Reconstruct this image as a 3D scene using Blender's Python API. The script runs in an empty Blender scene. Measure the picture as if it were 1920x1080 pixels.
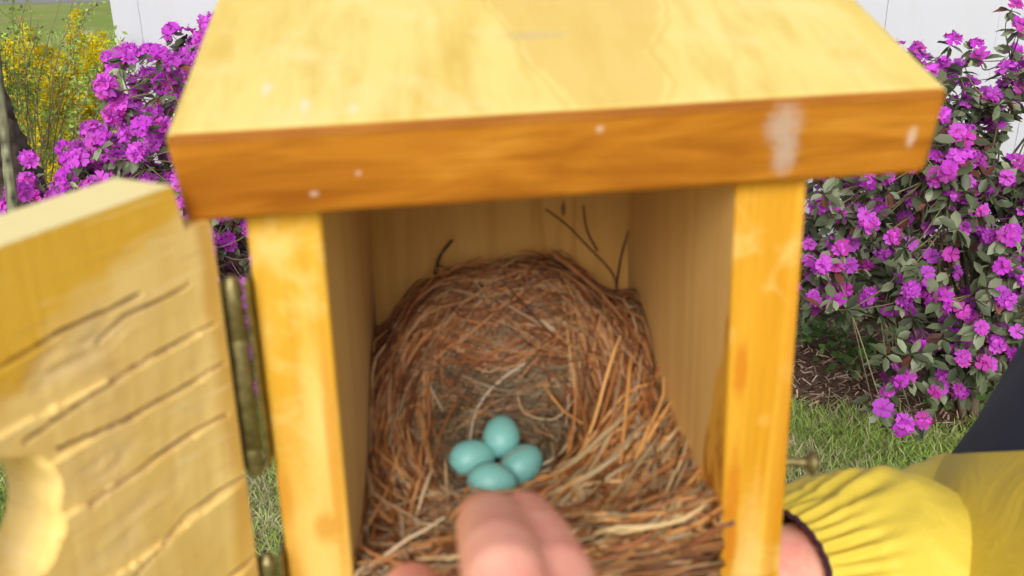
import bpy, bmesh, math, random
import numpy as np
from mathutils import Vector, Matrix, noise as mnoise
R = math.radians
rng = np.random.default_rng(7); random.seed(7)
S = bpy.context.scene; COL = S.collection

# ------------------------------------------------------------------ camera
CAM = np.array([-0.0275, -0.2822, 0.1124]); FPX = 1784.94
def basis(p, y, ro):
    cp, sp, cy, sy = math.cos(p), math.sin(p), math.cos(y), math.sin(y)
    f = np.array([sy*cp, cy*cp, -sp]); r = np.array([cy, -sy, 0.0]); u = np.cross(r, f)
    return math.cos(ro)*r + math.sin(ro)*u, -math.sin(ro)*r + math.cos(ro)*u, f
CR, CU, CF = basis(0.3801, 0.0733, -0.0133)
cd = bpy.data.cameras.new('camera'); co = bpy.data.objects.new('camera', cd); COL.objects.link(co)
M = Matrix.Identity(4)
for i in range(3):
    M[i][0], M[i][1], M[i][2], M[i][3] = CR[i], CU[i], -CF[i], CAM[i]
co.matrix_world = M
cd.sensor_width = 36; cd.lens = FPX/1920*36; cd.clip_start = 0.01; cd.clip_end = 400
cd.dof.use_dof = True; cd.dof.focus_distance = 2.2; cd.dof.aperture_fstop = cd.lens/1000/0.0023
S.camera = co
def at(px, py, d):
    return CAM + d*(CF + CR*(px-960)/FPX - CU*(py-540)/FPX)
# ------------------------------------------------------------------ light: bright overcast
w = bpy.data.worlds.new('World'); S.world = w; w.use_nodes = True
nt = w.node_tree; bg = nt.nodes['Background']
sky = nt.nodes.new('ShaderNodeTexSky'); sky.sky_type = 'NISHITA'; sky.sun_disc = False
SUN_EL, SUN_AZ = R(34), R(190)
sky.sun_elevation = SUN_EL; sky.sun_rotation = SUN_AZ; sky.dust_density = 4; sky.air_density = 1.0
hs = nt.nodes.new('ShaderNodeHueSaturation'); hs.inputs['Saturation'].default_value = 0.25
nt.links.new(sky.outputs[0], hs.inputs['Color']); nt.links.new(hs.outputs[0], bg.inputs[0]); bg.inputs[1].default_value = 0.15
sd = bpy.data.lights.new('sun', 'SUN'); sd.energy = 2.1; sd.angle = R(30); sd.color = (1, .965, .91)
so = bpy.data.objects.new('sun', sd); COL.objects.link(so)
sdir = Vector((math.sin(SUN_AZ)*math.cos(SUN_EL), math.cos(SUN_AZ)*math.cos(SUN_EL), math.sin(SUN_EL)))
so.rotation_euler = sdir.to_track_quat('Z', 'Y').to_euler()
S.view_settings.view_transform = 'Standard'; S.view_settings.look = 'None'; S.view_settings.exposure = 0.07
S.cycles.use_denoising = True; S.cycles.max_bounces = 8; S.cycles.diffuse_bounces = 5; S.cycles.use_adaptive_sampling = True

# ------------------------------------------------------------------ helpers
def lin(r, g, b):
    return tuple((c/255/12.92 if c <= 10 else ((c/255+.055)/1.055)**2.4) for c in (r, g, b))
def tag(o, label=None, cat=None, group=None, kind=None):
    for k, v in (('label', label), ('category', cat), ('group', group), ('kind', kind)):
        if v: o[k] = v
    return o
def empty(name, loc, label, cat, group=None):
    o = bpy.data.objects.new(name, None); COL.objects.link(o); o.location = loc; o.empty_display_size = .05
    return tag(o, label, cat, group)
def link(name, me, mat, parent=None, smooth=True, shift=True):
    o = bpy.data.objects.new(name, me); COL.objects.link(o)
    if mat:
        for m in (mat if isinstance(mat, (list, tuple)) else [mat]): me.materials.append(m)
    if parent:
        o.parent = parent
        if shift:                       # mesh was built in world coordinates
            q = parent; off = Vector((0, 0, 0))
            while q: off += q.location; q = q.parent
            o.location = -off
    me.polygons.foreach_set('use_smooth', [bool(smooth)]*len(me.polygons))
    return o
def np_mesh(name, v, f, col=None):
    """v (n,3), f (m,k) same arity"""
    v = np.asarray(v, dtype=np.float32); f = np.asarray(f, dtype=np.int32)
    me = bpy.data.meshes.new(name); k = f.shape[1]
    me.vertices.add(len(v)); me.vertices.foreach_set('co', v.ravel())
    me.loops.add(f.size); me.loops.foreach_set('vertex_index', f.ravel())
    me.polygons.add(len(f)); me.polygons.foreach_set('loop_start', np.arange(0, f.size, k, dtype=np.int32))
    me.polygons.foreach_set('loop_total', np.full(len(f), k, dtype=np.int32))
    if col is not None:
        a = me.color_attributes.new('Col', 'FLOAT_COLOR', 'POINT')
        c = np.ones((len(v), 4), dtype=np.float32); c[:, :3] = col; a.data.foreach_set('color', c.ravel())
    me.update(calc_edges=True); me.validate()
    return me
def batch(tv, tf, Ms, T, cols):
    n, k = len(T), len(tv)
    v = np.einsum('nij,kj->nki', Ms, tv) + T[:, None, :]
    f = (np.asarray(tf)[None] + (np.arange(n)*k)[:, None, None]).reshape(-1, len(tf[0]))
    return v.reshape(-1, 3), f, np.repeat(cols, k, axis=0)
def tubes(P, rad, cols, sides=4):
    """P (n,m,3), rad (n,m), cols (n,3)"""
    n, m, _ = P.shape
    t = np.gradient(P, axis=1); t /= np.linalg.norm(t, axis=2, keepdims=True)+1e-12
    ref = np.tile(np.array([.31, .17, .93]), (n, m, 1))
    bad = np.abs((t*ref).sum(2)) > .95; ref[bad] = [1, 0, 0]
    a = np.cross(t, ref); a /= np.linalg.norm(a, axis=2, keepdims=True)+1e-12; b = np.cross(t, a)
    th = np.arange(sides)*2*np.pi/sides
    v = P[:, :, None, :] + rad[:, :, None, None]*(a[:, :, None, :]*np.cos(th)[None, None, :, None] + b[:, :, None, :]*np.sin(th)[None, None, :, None])
    i = np.arange(m-1)[:, None]; j = np.arange(sides)[None, :]; j2 = (j+1) % sides
    q = np.stack([i*sides+j, i*sides+j2, (i+1)*sides+j2, (i+1)*sides+j], -1).reshape(-1, 4)
    f = (q[None] + (np.arange(n)*m*sides)[:, None, None]).reshape(-1, 4)
    return v.reshape(-1, 3), f, np.repeat(cols, m*sides, axis=0)
def merge(parts):
    V, F, C, o = [], [], [], 0
    for v, f, c in parts:
        V.append(v); F.append(f+o); C.append(c); o += len(v)
    return np.concatenate(V), np.concatenate(F), np.concatenate(C)
def frames(d, roll):
    """rotation matrices with local z = d"""
    d = d/np.linalg.norm(d, axis=1, keepdims=True)
    ref = np.tile([0.0, 0, 1], (len(d), 1)); ref[np.abs(d[:, 2]) > .95] = [1, 0, 0]
    a = np.cross(ref, d); a /= np.linalg.norm(a, axis=1, keepdims=True); b = np.cross(d, a)
    c, s = np.cos(roll)[:, None], np.sin(roll)[:, None]
    return np.stack([a*c+b*s, b*c-a*s, d], axis=2)
def box(bm, x0, x1, y0, y1, z0, z1, bev=0):
    vs = [bm.verts.new((x, y, z)) for x in (x0, x1) for y in (y0, y1) for z in (z0, z1)]
    fs = [bm.faces.new([vs[i] for i in q]) for q in ((0, 1, 3, 2), (4, 6, 7, 5), (0, 4, 5, 1), (2, 3, 7, 6), (0, 2, 6, 4), (1, 5, 7, 3))]
    if bev:
        es = {e for f in fs for e in f.edges}
        bmesh.ops.bevel(bm, geom=list(es), offset=bev, segments=2, affect='EDGES', profile=.5)
    return vs
def bm_obj(name, bm, mat, parent=None, smooth=False, shift=True):
    bmesh.ops.recalc_face_normals(bm, faces=bm.faces)
    me = bpy.data.meshes.new(name); bm.to_mesh(me); bm.free()
    return link(name, me, mat, parent, smooth, shift)

# ------------------------------------------------------------------ materials
def newmat(name, rough=.6, spec=.5):
    m = bpy.data.materials.new(name); m.use_nodes = True
    b = m.node_tree.nodes['Principled BSDF']; b.inputs['Roughness'].default_value = rough
    b.inputs['Specular IOR Level'].default_value = spec
    return m, m.node_tree, b
def N(t, typ, **k):
    n = t.nodes.new('ShaderNode'+typ)
    for a, v in k.items():
        if a.startswith('i_'): n.inputs[a[2:].replace('_', ' ')].default_value = v
        else: setattr(n, a, v)
    return n
def ramp(t, src, stops, interp='LINEAR'):
    r = N(t, 'ValToRGB'); r.color_ramp.interpolation = interp
    e = r.color_ramp.elements
    while len(e) < len(stops): e.new(.5)
    for q, (p, c) in zip(e, stops):
        q.position = p; q.color = (*c, 1) if len(c) == 3 else c
    t.links.new(src, r.inputs[0]); return r.outputs[0]
def mix(t, fac, a, b, mode='MIX'):
    n = N(t, 'Mix', data_type='RGBA', blend_type=mode)
    for s, v in ((0, fac), (6, a), (7, b)):
        if hasattr(v, 'links'): t.links.new(v, n.inputs[s])
        elif s == 0: n.inputs[0].default_value = v
        else: n.inputs[s].default_value = (*v, 1)
    return n.outputs[2]
def math_(t, op, a, b=0.0, clamp=False):
    n = N(t, 'Math', operation=op, use_clamp=clamp)
    for s, v in ((0, a), (1, b)):
        if hasattr(v, 'links'): t.links.new(v, n.inputs[s])
        else: n.inputs[s].default_value = v
    return n.outputs[0]
def coord(t, scale=(1, 1, 1), loc=(0, 0, 0)):
    c = N(t, 'TexCoord'); m = N(t, 'Mapping'); m.inputs['Scale'].default_value = scale; m.inputs['Location'].default_value = loc
    t.links.new(c.outputs['Object'], m.inputs['Vector']); return m.outputs[0], c.outputs['Object']
def noise(t, vec, scale, detail=4, rough=.55, dist=0):
    n = N(t, 'TexNoise', i_Scale=scale, i_Detail=detail, i_Roughness=rough, i_Distortion=dist); t.links.new(vec, n.inputs['Vector']); return n.outputs['Fac']
def bump(t, b, h, strength, dist=.001):
    n = N(t, 'Bump', i_Strength=strength, i_Distance=dist); t.links.new(h, n.inputs['Height']); t.links.new(n.outputs[0], b.inputs['Normal'])
def sepxyz(t, v):
    n = N(t, 'SeparateXYZ'); t.links.new(v, n.inputs[0]); return n.outputs
def wood(name, light, mid, dark, stretch=(60, 60, 4), seed=0., rough=.45, coat=.3, blotch=None, extra=None, ringscale=1.0, fibre=.35):
    m, t, b = newmat(name, rough, .16)
    v, raw = coord(t, stretch, (seed, seed*1.7, seed*.6))
    n1 = noise(t, v, ringscale*.5, 3, .5, .6)
    wv = math_(t, 'SINE', math_(t, 'MULTIPLY', n1, 34.0)); wv = math_(t, 'ADD', math_(t, 'MULTIPLY', wv, .5), .5)
    c = ramp(t, wv, [(0, mid), (.6, light), (1, light)])
    n0 = noise(t, v, .35, 2, .5); c = mix(t, ramp(t, n0, [(.38, (0, 0, 0)), (.62, (1, 1, 1))]), c, mix(t, .6, c, light))
    s3 = tuple(q*6 for q in stretch); v3, _ = coord(t, s3, (seed*3, 0, seed))
    fb = noise(t, v3, 1.0, 3, .7)
    c = mix(t, math_(t, 'MULTIPLY', ramp(t, fb, [(.45, (0, 0, 0)), (.75, (1, 1, 1))]), fibre), c, dark)
    if blotch:
        nb = noise(t, raw, 34, 4, .6, .4)
        c = mix(t, math_(t, 'MULTIPLY', ramp(t, nb, [(.52, (0, 0, 0)), (.7, (1, 1, 1))]), .8), c, blotch)
    if extra: c = extra(t, c, raw, b)
    t.links.new(c, b.inputs['Base Color'])
    b.inputs['Coat Weight'].default_value = 0
    bump(t, b, math_(t, 'ADD', fb, math_(t, 'MULTIPLY', wv, .3)), .35, .0006)
    return m
def spots(t, c, raw, pts, color, soft=.35, amt=.8):
    """stains of their own shape: pts = (x,y,z, rx,ry,rz) ellipsoids with ragged edges"""
    nz = noise(t, raw, 420, 5, .75)
    for (x, y, z, a, b_, c_) in pts:
        mp = N(t, 'Mapping', vector_type='TEXTURE'); t.links.new(raw, mp.inputs[0])
        mp.inputs['Location'].default_value = (x, y, z); mp.inputs['Scale'].default_value = (a, b_, c_)
        ln = N(t, 'VectorMath', operation='LENGTH'); t.links.new(mp.outputs[0], ln.inputs[0])
        d = math_(t, 'ADD', ln.outputs['Value'], math_(t, 'MULTIPLY', math_(t, 'SUBTRACT', nz, .5), 1.6))
        k = math_(t, 'MULTIPLY', math_(t, 'SUBTRACT', 1.0 + soft/2, d), 1/soft, True)
        c = mix(t, math_(t, 'MULTIPLY', k, amt), c, color)
    return c
def vcol(name, rough=.6, spec=.4, trans=0.0, bumpscale=None):
    m, t, b = newmat(name, rough, spec)
    a = N(t, 'Attribute', attribute_name='Col')
    t.links.new(a.outputs['Color'], b.inputs['Base Color'])
    if bumpscale:
        v, raw = coord(t); bump(t, b, noise(t, raw, bumpscale, 4, .6), .5, .002)
    if trans:
        tr = N(t, 'BsdfTranslucent'); t.links.new(a.outputs['Color'], tr.inputs['Color'])
        ms = N(t, 'MixShader'); ms.inputs[0].default_value = trans
        out = t.nodes['Material Output']
        t.links.new(b.outputs[0], ms.inputs[1]); t.links.new(tr.outputs[0], ms.inputs[2]); t.links.new(ms.outputs[0], out.inputs[0])
    return m

# ------------------------------------------------------------------ the ground and far setting
G = -1.24
def ground_pt(px, py):
    r = CF + CR*(px-960)/FPX - CU*(py-540)/FPX
    return CAM + r*((G-CAM[2])/r[2])
def sheet(name, pts, z, mat):
    me = bpy.data.meshes.new(name); me.from_pydata([(x, y, z) for x, y in pts], [], [list(range(len(pts)))]); me.update()
    return tag(link(name, me, mat, smooth=False), kind='structure')
m_lawn, t, b = newmat('lawn_soil', .95, .1)
v, raw = coord(t); n1 = noise(t, raw, 1.2, 5, .6); n2 = noise(t, raw, 60, 4, .7)
c = mix(t, ramp(t, n1, [(.4, (0, 0, 0)), (.65, (1, 1, 1))]), (.27, .36, .08), (.36, .38, .14))
c = mix(t, math_(t, 'MULTIPLY', n2, .5), c, (.10, .13, .03)); t.links.new(c, b.inputs['Base Color']); bump(t, b, n2, .8, .02)
sheet('lawn', [(-150, -60), (150, -60), (150, 260), (-150, 260)], G, m_lawn)
m_mulch, t, b = newmat('mulch', .95, .1)
v, raw = coord(t); n2 = noise(t, raw, 90, 5, .7); c = ramp(t, n2, [(.3, (.035, .018, .010)), (.5, (.20, .12, .08)), (.72, (.36, .25, .18))])
t.links.new(c, b.inputs['Base Color']); bump(t, b, n2, 1, .02)
bed = [ground_pt(*p)[:2] for p in ((1250, 735), (1480, 764), (1560, 772), (1650, 795), (1740, 815), (1840, 800), (2050, 830), (2300, 860))]
bed = [(-3.0, 2.3), (-2.2, 2.35), (-1.2, 2.15), (-.4, 2.3)] + [tuple(p) for p in bed]
# wavy edge
bed2 = []
for i in range(len(bed)-1):
    for k in range(8):
        s_ = k/8; x = bed[i][0]*(1-s_)+bed[i+1][0]*s_; y = bed[i][1]*(1-s_)+bed[i+1][1]*s_
        bed2.append((x, y + .035*math.sin(x*17)+.02*math.sin(x*41+1)))
BEDY = np.array(bed2); BEDY = BEDY[np.argsort(BEDY[:, 0])]
def bed_front(x): return np.interp(x, BEDY[:, 0], BEDY[:, 1])
FY = 3.42                                            # fence plane
sheet('mulch_bed', bed2 + [(3.4, bed2[-1][1]), (3.4, FY+.3), (-1.5, FY+.3), (-3.0, 3.3)], G+.004, m_mulch)
m_road, t, b = newmat('asphalt', .9, .2); v, raw = coord(t); t.links.new(ramp(t, noise(t, raw, 30, 4), [(.3, (.20, .20, .20)), (.7, (.27, .27, .265))]), b.inputs['Base Color'])
sheet('road', [(-90, 16.3), (90, 16.3), (90, 21), (-90, 21)], G+.004, m_road)
m_side, t, b = newmat('house_siding', .6, .3); v, raw = coord(t, (1, 1, 1)); zc = sepxyz(t, raw)[2]
saw = math_(t, 'FRACT', math_(t, 'MULTIPLY', zc, 7.0)); t.links.new(ramp(t, saw, [(0, (.45, .46, .47)), (.12, (.72, .73, .74)), (1, (.75, .76, .77))]), b.inputs['Base Color']); bump(t, b, saw, .6, .02)
m_roof_sh, t, b = newmat('roof_shingles', .9, .2); v, raw = coord(t, (3, 3, 6)); t.links.new(ramp(t, noise(t, v, 4, 3), [(.3, (.05, .05, .055)), (.7, (.12, .12, .12))]), b.inputs['Base Color'])
m_glass, t, b = newmat('window_glass', .08, .6); b.inputs['Base Color'].default_value = (.04, .05, .06, 1)
m_white, t, b = newmat('white_trim', .5, .4); b.inputs['Base Color'].default_value = (.75, .75, .74, 1)
hx0, hx1, hy0, hy1 = -12.5, -8.35, 22.0, 29
hs_ = empty('house', ((hx0+hx1)/2, 25, G), 'white sided house across the road, at the top left corner', 'house')
bm = bmesh.new(); box(bm, hx0, hx1, hy0, hy1, G, G+2.8); bm_obj('wall', bm, m_side, hs_)
bm = bmesh.new()
q = [(hx0-.3, hy0-.3, G+2.8), (hx1+.3, hy0-.3, G+2.8), (hx1+.3, hy1+.3, G+2.8), (hx0-.3, hy1+.3, G+2.8), (hx0-.3, 25.5, G+4.6), (hx1+.3, 25.5, G+4.6)]
vs = [bm.verts.new(p) for p in q]
for f in ((0, 1, 5, 4), (2, 3, 4, 5), (0, 4, 3), (1, 2, 5), (0, 3, 2, 1)): bm.faces.new([vs[i] for i in f])
bm_obj('roof', bm, m_roof_sh, hs_)
for wx in (-11.5, -9.6):
    bm = bmesh.new(); box(bm, wx-.5, wx+.5, hy0-.04, hy0+.02, G+.95, G+2.1, .005); wo = bm_obj('window', bm, m_white, hs_)
    bm = bmesh.new(); box(bm, wx-.43, wx+.43, hy0-.05, hy0-.03, G+1.02, G+2.03); bm_obj('pane', bm, m_glass, wo)

# white vinyl fence
m_fence, t, b = newmat('fence_vinyl', .45, .4); v, raw = coord(t); nf = noise(t, raw, 3, 4, .6)
nf2 = noise(t, coord(t, (14, 14, 1.2))[0], 2, 4, .6)
c = mix(t, math_(t, 'MULTIPLY', ramp(t, nf, [(.4, (0, 0, 0)), (.75, (1, 1, 1))]), .25), (.50, .515, .56), (.44, .45, .48))
c = mix(t, math_(t, 'MULTIPLY', ramp(t, nf2, [(.55, (0, 0, 0)), (.8, (1, 1, 1))]), .18), c, (.42, .42, .38)); t.links.new(c, b.inputs['Base Color'])
FX0 = at(212, 70, 1)[0]; r_ = (at(207, 0, 1)-CAM); FX0 = CAM[0]+r_[0]*(FY-CAM[1])/r_[1]
def fx(px, py):
    r = at(px, py, 1)-CAM; return CAM[0]+r[0]*(FY-CAM[1])/r[1]
fence = empty('fence', (FX0, FY, G), 'white vinyl privacy fence of smooth upright boards behind the flowering shrubs', 'fence')
posts = [FX0+.05, fx(1872, 20)+.05, fx(1872, 20)+2.0]
seam = fx(1661, 20)
def boards(x0, x1):
    bm = bmesh.new(); wdt = .62; x = seam + math.floor((x0-seam)/wdt)*wdt
    while x < x1:
        a, b_ = max(x, x0)+.0008, min(x+wdt, x1)-.0008
        if b_-a > .01: box(bm, a, b_, FY-.011, FY+.011, G+.06, G+1.75, .002)
        x += wdt
    box(bm, x0, x1, FY-.004, FY+.004, G+.06, G+1.74)
    return bm
for i in range(2):
    bm_obj('board_panel', boards(posts[i]+.03, posts[i+1]-.03), m_fence, fence)
    for zz in ((G+.03, G+.12), (G+1.68, G+1.8)):
        bm = bmesh.new(); box(bm, posts[i]+.05, posts[i+1]-.05, FY-.025, FY+.025, *zz, .004); bm_obj('rail', bm, m_fence, fence)
for x in posts:
    bm = bmesh.new(); box(bm, x-.05, x+.05, FY-.014, FY+.014, G, G+1.88, .004); bm_obj('post', bm, m_fence, fence)

# grass blades and mulch chips
def blades(n, xr, yr, fn, hgt=(.025, .06)):
    x = rng.uniform(*xr, n); y = rng.uniform(*yr, n)
    k = fn(x, y); x, y = x[k], y[k]; n = len(x)
    h = rng.uniform(*hgt, n); patch = np.sin(x*5.1+1)*np.sin(y*6.3)+.6*np.sin(x*13+y*9)
    lean = rng.normal(0, .55, (n, 2)); az = rng.uniform(0, 2*np.pi, n); wd = rng.uniform(.0012, .0024, n)
    sx, sy = np.cos(az)*wd, np.sin(az)*wd
    p0 = np.stack([x, y, np.full(n, G)], 1); s = np.stack([sx, sy, 0*x], 1)
    p1 = p0 + np.stack([lean[:, 0]*h*.4, lean[:, 1]*h*.4, h*.55], 1); p2 = p0 + np.stack([lean[:, 0]*h, lean[:, 1]*h, h*.9], 1)
    v = np.stack([p0-s, p0+s, p1+s*.8, p1-s*.8, p2+s*.1, p2-s*.1], 1).reshape(-1, 3)
    f = np.array([[0, 1, 2, 3], [3, 2, 4, 5]]); f = (f[None]+(np.arange(n)*6)[:, None, None]).reshape(-1, 4)
    dry = rng.random(n) < np.clip(.26+.24*patch, .06, .8)
    g = np.array([.29, .44, .10])*rng.uniform(.6, 1.35, (n, 1)) + rng.normal(0, .008, (n, 3)); g[:, 0] += rng.uniform(0, .06, n)
    d = np.array([.64, .56, .36])*rng.uniform(.55, 1.2, (n, 1))
    c = np.clip(np.where(dry[:, None], d, g), .01, 1)
    return v, f, np.repeat(c, 6, axis=0)
m_blade = vcol('grass_blade', .6, .25, .25)
inlawn = lambda x, y: y < bed_front(x) - rng.uniform(-.05, .05, len(x))
parts = [blades(70000, (-1.6, 1.6), (-.7, .9), lambda x, y: x == x), blades(110000, (.5, 2.3), (.9, 2.6), inlawn), blades(60000, (-1.0, -.3), (.5, 2.4), inlawn), blades(60000, (-2.6, -1.0), (.2, 2.4), inlawn),
         blades(30000, (-.3, .5), (.9, 2.4), inlawn), blades(60000, (-9, -1.45), (3.6, 12), lambda x, y: x == x, (.05, .09))]
v, f, c = merge(parts); tag(link('grass', np_mesh('grass', v, f, c), m_blade, smooth=False), 'short patchy lawn grass, green with straw coloured dead blades', 'grass', kind='stuff')
n = 26000; x = rng.uniform(-2.6, 3.0, n); y = rng.uniform(1.9, 3.4, n); k = (y > bed_front(x)-.03); x, y = x[k], y[k]; n = len(x)
tv = np.array([[-1, -.16, 0], [1, -.10, 0], [.8, .16, .05], [-.9, .12, .02]])
d = np.stack([rng.normal(0, .35, n), rng.normal(0, .35, n), np.ones(n)], 1); Ms = frames(d, rng.uniform(0, 6.3, n))*rng.uniform(.006, .02, n)[:, None, None]
c = np.array([.55, .37, .27])*rng.uniform(.3, 1.5, (n, 1)); c[rng.random(n) < .15] = [.52, .44, .36]
v, f, cc = batch(tv, [[0, 1, 2, 3]], Ms, np.stack([x, y, np.full(n, G)+rng.uniform(.005, .022, n)], 1), c)
tag(link('mulch_chips', np_mesh('mulch_chips', v, f, cc), vcol('bark_chip', .9, .15), smooth=False), 'brown shredded bark mulch under the flowering shrubs', 'mulch', kind='stuff')

# ------------------------------------------------------------------ plants
m_bark = vcol('bark', .85, .2, bumpscale=60)
m_leaf = vcol('leaf', .45, .4, .2)
m_petal = vcol('petal', .6, .2, .45)
def leaf_tmpl(wd=.40):
    v = [(0, 0, 0), (-.5*wd, .28, .05), (.0, .30, -.02), (.5*wd, .28, .05), (-.5*wd, .68, .03), (0, .70, -.05), (.5*wd, .68, .03), (0, 1, -.10)]
    f = [[0, 2, 1, 0], [0, 3, 2, 0]]
    tri = [(0, 2, 1), (0, 3, 2), (1, 2, 5), (1, 5, 4), (2, 3, 6), (2, 6, 5), (4, 5, 7), (5, 6, 7)]
    return np.array(v, float), np.array(tri)
def floret_tmpl(np_=5, rot=0., ruffle=.17, wd=.92, flare=.62):
    V, F = [], []; rr = np.random.default_rng(int(rot*100)+3)
    for k in range(np_):
        a = 2*np.pi*k/np_ + rot + rr.normal(0, .08); ca, sa = math.cos(a), math.sin(a); o = len(V)
        for i, (l, wv) in enumerate(((.06, .10), (.36, .52), (.72, 1.0), (1.0, .62))):
            for j, s in enumerate((-1, 0, 1)):
                y = s*wv*wd/2; z = flare*(l**.6)*.7 - .25*l*l + (.06 if s else -.02)*l + ruffle*rr.normal()*l
                x = l - (.10 if s == 0 and i == 3 else 0)
                V.append((x*ca-y*sa, x*sa+y*ca, z))
        for i in range(3):
            for j in range(2):
                q = [o+i*3+j, o+i*3+j+1, o+(i+1)*3+j+1, o+(i+1)*3+j]; F.append((q[0], q[1], q[2])); F.append((q[0], q[2], q[3]))
    return np.array(V), np.array(F)
def truss(seed, nfl=5, size=.021):
    """one blossom cluster about the origin, local z = outward"""
    r = np.random.default_rng(seed); parts = []
    for k in range(nfl):
        a = 2*np.pi*k/max(nfl-1, 1) + r.normal(0, .25); tilt = 0 if k == nfl-1 else r.uniform(.65, 1.15)
        d = np.array([[math.cos(a)*math.sin(tilt), math.sin(a)*math.sin(tilt), math.cos(tilt)]])
        tv, tf = floret_tmpl(5, r.uniform(0, 1.2)); tv = tv*size*r.uniform(.85, 1.15)
        c = (np.array([[.60, .095, .64]]) if r.random() < .8 else np.array([[.64, .08, .52]]))*r.uniform(.85, 1.4) + r.normal(0, .02, (1, 3))
        v, f, c = batch(tv, tf, frames(d, r.uniform(0, 6, 1)), d*.012, np.clip(c, .02, .95))
        L = np.linalg.norm(tv[:, :2], axis=1)/size; c = c.copy(); c[L < .25] *= np.array([1.0, .35, .75])
        parts.append((v, f, c))
        # stamens
        n = 5; e = d*.012 + d*size*.95 + r.normal(0, .004, (n, 3)); P = np.stack([np.repeat(d*.014, n, 0), (e+d*.014)/2, e], 1)
        tvv, ff, cc = tubes(P, np.full((n, 3), .00035), np.tile([[.75, .35, .75]], (n, 1)), 3)
        ff = np.concatenate([ff[:, [0, 1, 2]], ff[:, [0, 2, 3]]]); parts.append((tvv, ff, cc))
    return merge(parts)
TR = [truss(s, nf, sz) for s, nf, sz in ((1, 5, .021), (2, 4, .022), (3, 6, .019), (4, 3, .021), (5, 5, .020), (6, 2, .020), (7, 1, .023), (8, 2, .0225), (9, 3, .022), (10, 1, .021), (11, 2, .023))]
TRM = [np_mesh('blossom', v, f, c) for v, f, c in TR]
for me in TRM: me.materials.append(m_petal)
def proj(P):
    d = P-CAM; z = d@CF; return 960+FPX*(d@CR)/z, 540-FPX*(d@CU)/z, z
def rhododendron(label, cx, cy, rx, ry, hz, ntip, flower_p, extra=(), seed=0, keep=None, zmin=.08, leafn=9, fsize=1.0, gap=0.0, trs=(0, 1, 2, 3, 4, 5), inner=.25, fill=()):
    r = np.random.default_rng(seed)
    root = empty('rhododendron', (cx, cy, G), label, 'shrub', 'flowering rhododendrons along the fence')
    P, D = [], []
    while len(P) < ntip:
        th = r.uniform(0, 2*np.pi); u = r.uniform(0, 1); rr = r.uniform(inner, 1.03)**.6
        d = np.array([math.cos(th)*math.sqrt(1-u*u), math.sin(th)*math.sqrt(1-u*u), u])
        lump = 1 + .16*mnoise.noise(Vector(d*3.1+seed)) + .1*mnoise.noise(Vector(d*7+seed))
        p = np.array([cx+rx*d[0]*rr*lump, cy+ry*d[1]*rr*lump, G+zmin+(hz-zmin)*d[2]*rr*lump])
        if gap and mnoise.noise(Vector(p*4.2)) < -gap: continue
        if keep is not None and not keep(p): continue
        P.append(p); D.append(d*[1, 1, 1]+[0, 0, .35]+r.normal(0, .35, 3) + np.array([0, -.25, 0]))
    for e in fill: P.append(np.array(e)); D.append(np.array([r.normal(0, .4), r.uniform(-.9, -.2), r.uniform(.1, .9)]))
    for e in extra: P.append(np.array(e)); D.append(np.array([r.normal(0, .3), -.5, .7]))
    P = np.array(P); D = np.array(D); D /= np.linalg.norm(D, axis=1, keepdims=True); n = len(P)
    # branches: from a few stems to every tip
    ns = 9; sa = r.uniform(0, 6.3, ns); sb = np.stack([cx+.07*np.cos(sa), cy+.07*np.sin(sa), np.full(ns, G)], 1)
    st = np.stack([cx+.35*rx*np.cos(sa), cy+.35*ry*np.sin(sa), G+hz*r.uniform(.25, .5, ns)], 1)
    ss = np.linspace(0, 1, 8)[None, :, None]
    mid = (sb+st)/2 + r.normal(0, .03, (ns, 3)); stem = (1-ss)**2*sb[:, None]+2*ss*(1-ss)*mid[:, None]+ss**2*st[:, None]
    br = tubes(stem, np.linspace(.014, .008, 8)[None]*r.uniform(.7, 1.2, (ns, 1)), np.tile([[.20, .15, .11]], (ns, 1)), 7)
    idx = np.argmin(((P[:, None]-st[None])**2).sum(2) + r.uniform(0, .04, (n, ns)), 1)
    s0 = stem[idx, r.integers(3, 8, n)]; m_ = (s0+P)/2 + r.normal(0, .03, (n, 3)); m_[:, 2] -= .04
    e1 = P - D*.07; ss = np.linspace(0, 1, 9)[None, :, None]
    path = (1-ss)**3*s0[:, None]+3*ss*(1-ss)**2*m_[:, None]+3*ss**2*(1-ss)*e1[:, None]+ss**3*P[:, None]
    nm_ = min(170, n); main = path[:nm_]; nodes = main[:, 3:8].reshape(-1, 3); inner_d = np.linalg.norm((nodes-[cx, cy, G]), axis=1)
    dd_ = ((P[nm_:, None]-nodes[None])**2).sum(2) + .25*np.maximum(0, inner_d[None]-np.linalg.norm(P[nm_:]-[cx, cy, G], axis=1)[:, None])
    s1 = nodes[np.argmin(dd_, 1)]; e2 = e1[nm_:]; m2 = (s1+P[nm_:])/2; m2[:, 2] -= .015
    sub_ = (1-ss)**3*s1[:, None]+3*ss*(1-ss)**2*m2[:, None]+3*ss**2*(1-ss)*e2[:, None]+ss**3*P[nm_:, None]
    tw = tubes(main, np.linspace(.0050, .0013, 9)[None]*r.uniform(.7, 1.3, (nm_, 1)), np.array([.22, .17, .115])*r.uniform(.6, 1.2, (nm_, 1)), 5)
    tw2 = tubes(sub_, np.linspace(.0018, .0010, 9)[None]*r.uniform(.7, 1.3, (n-nm_, 1)), np.array([.20, .17, .09])*r.uniform(.6, 1.2, (n-nm_, 1)), 4)
    v, f, c = merge([br, tw, tw2]); link('branches', np_mesh('branches', v, f, c), m_bark, root)
    # leaves: whorl under each tip and a few along the twig
    LT, LD, LC, LS = [], [], [], []
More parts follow.
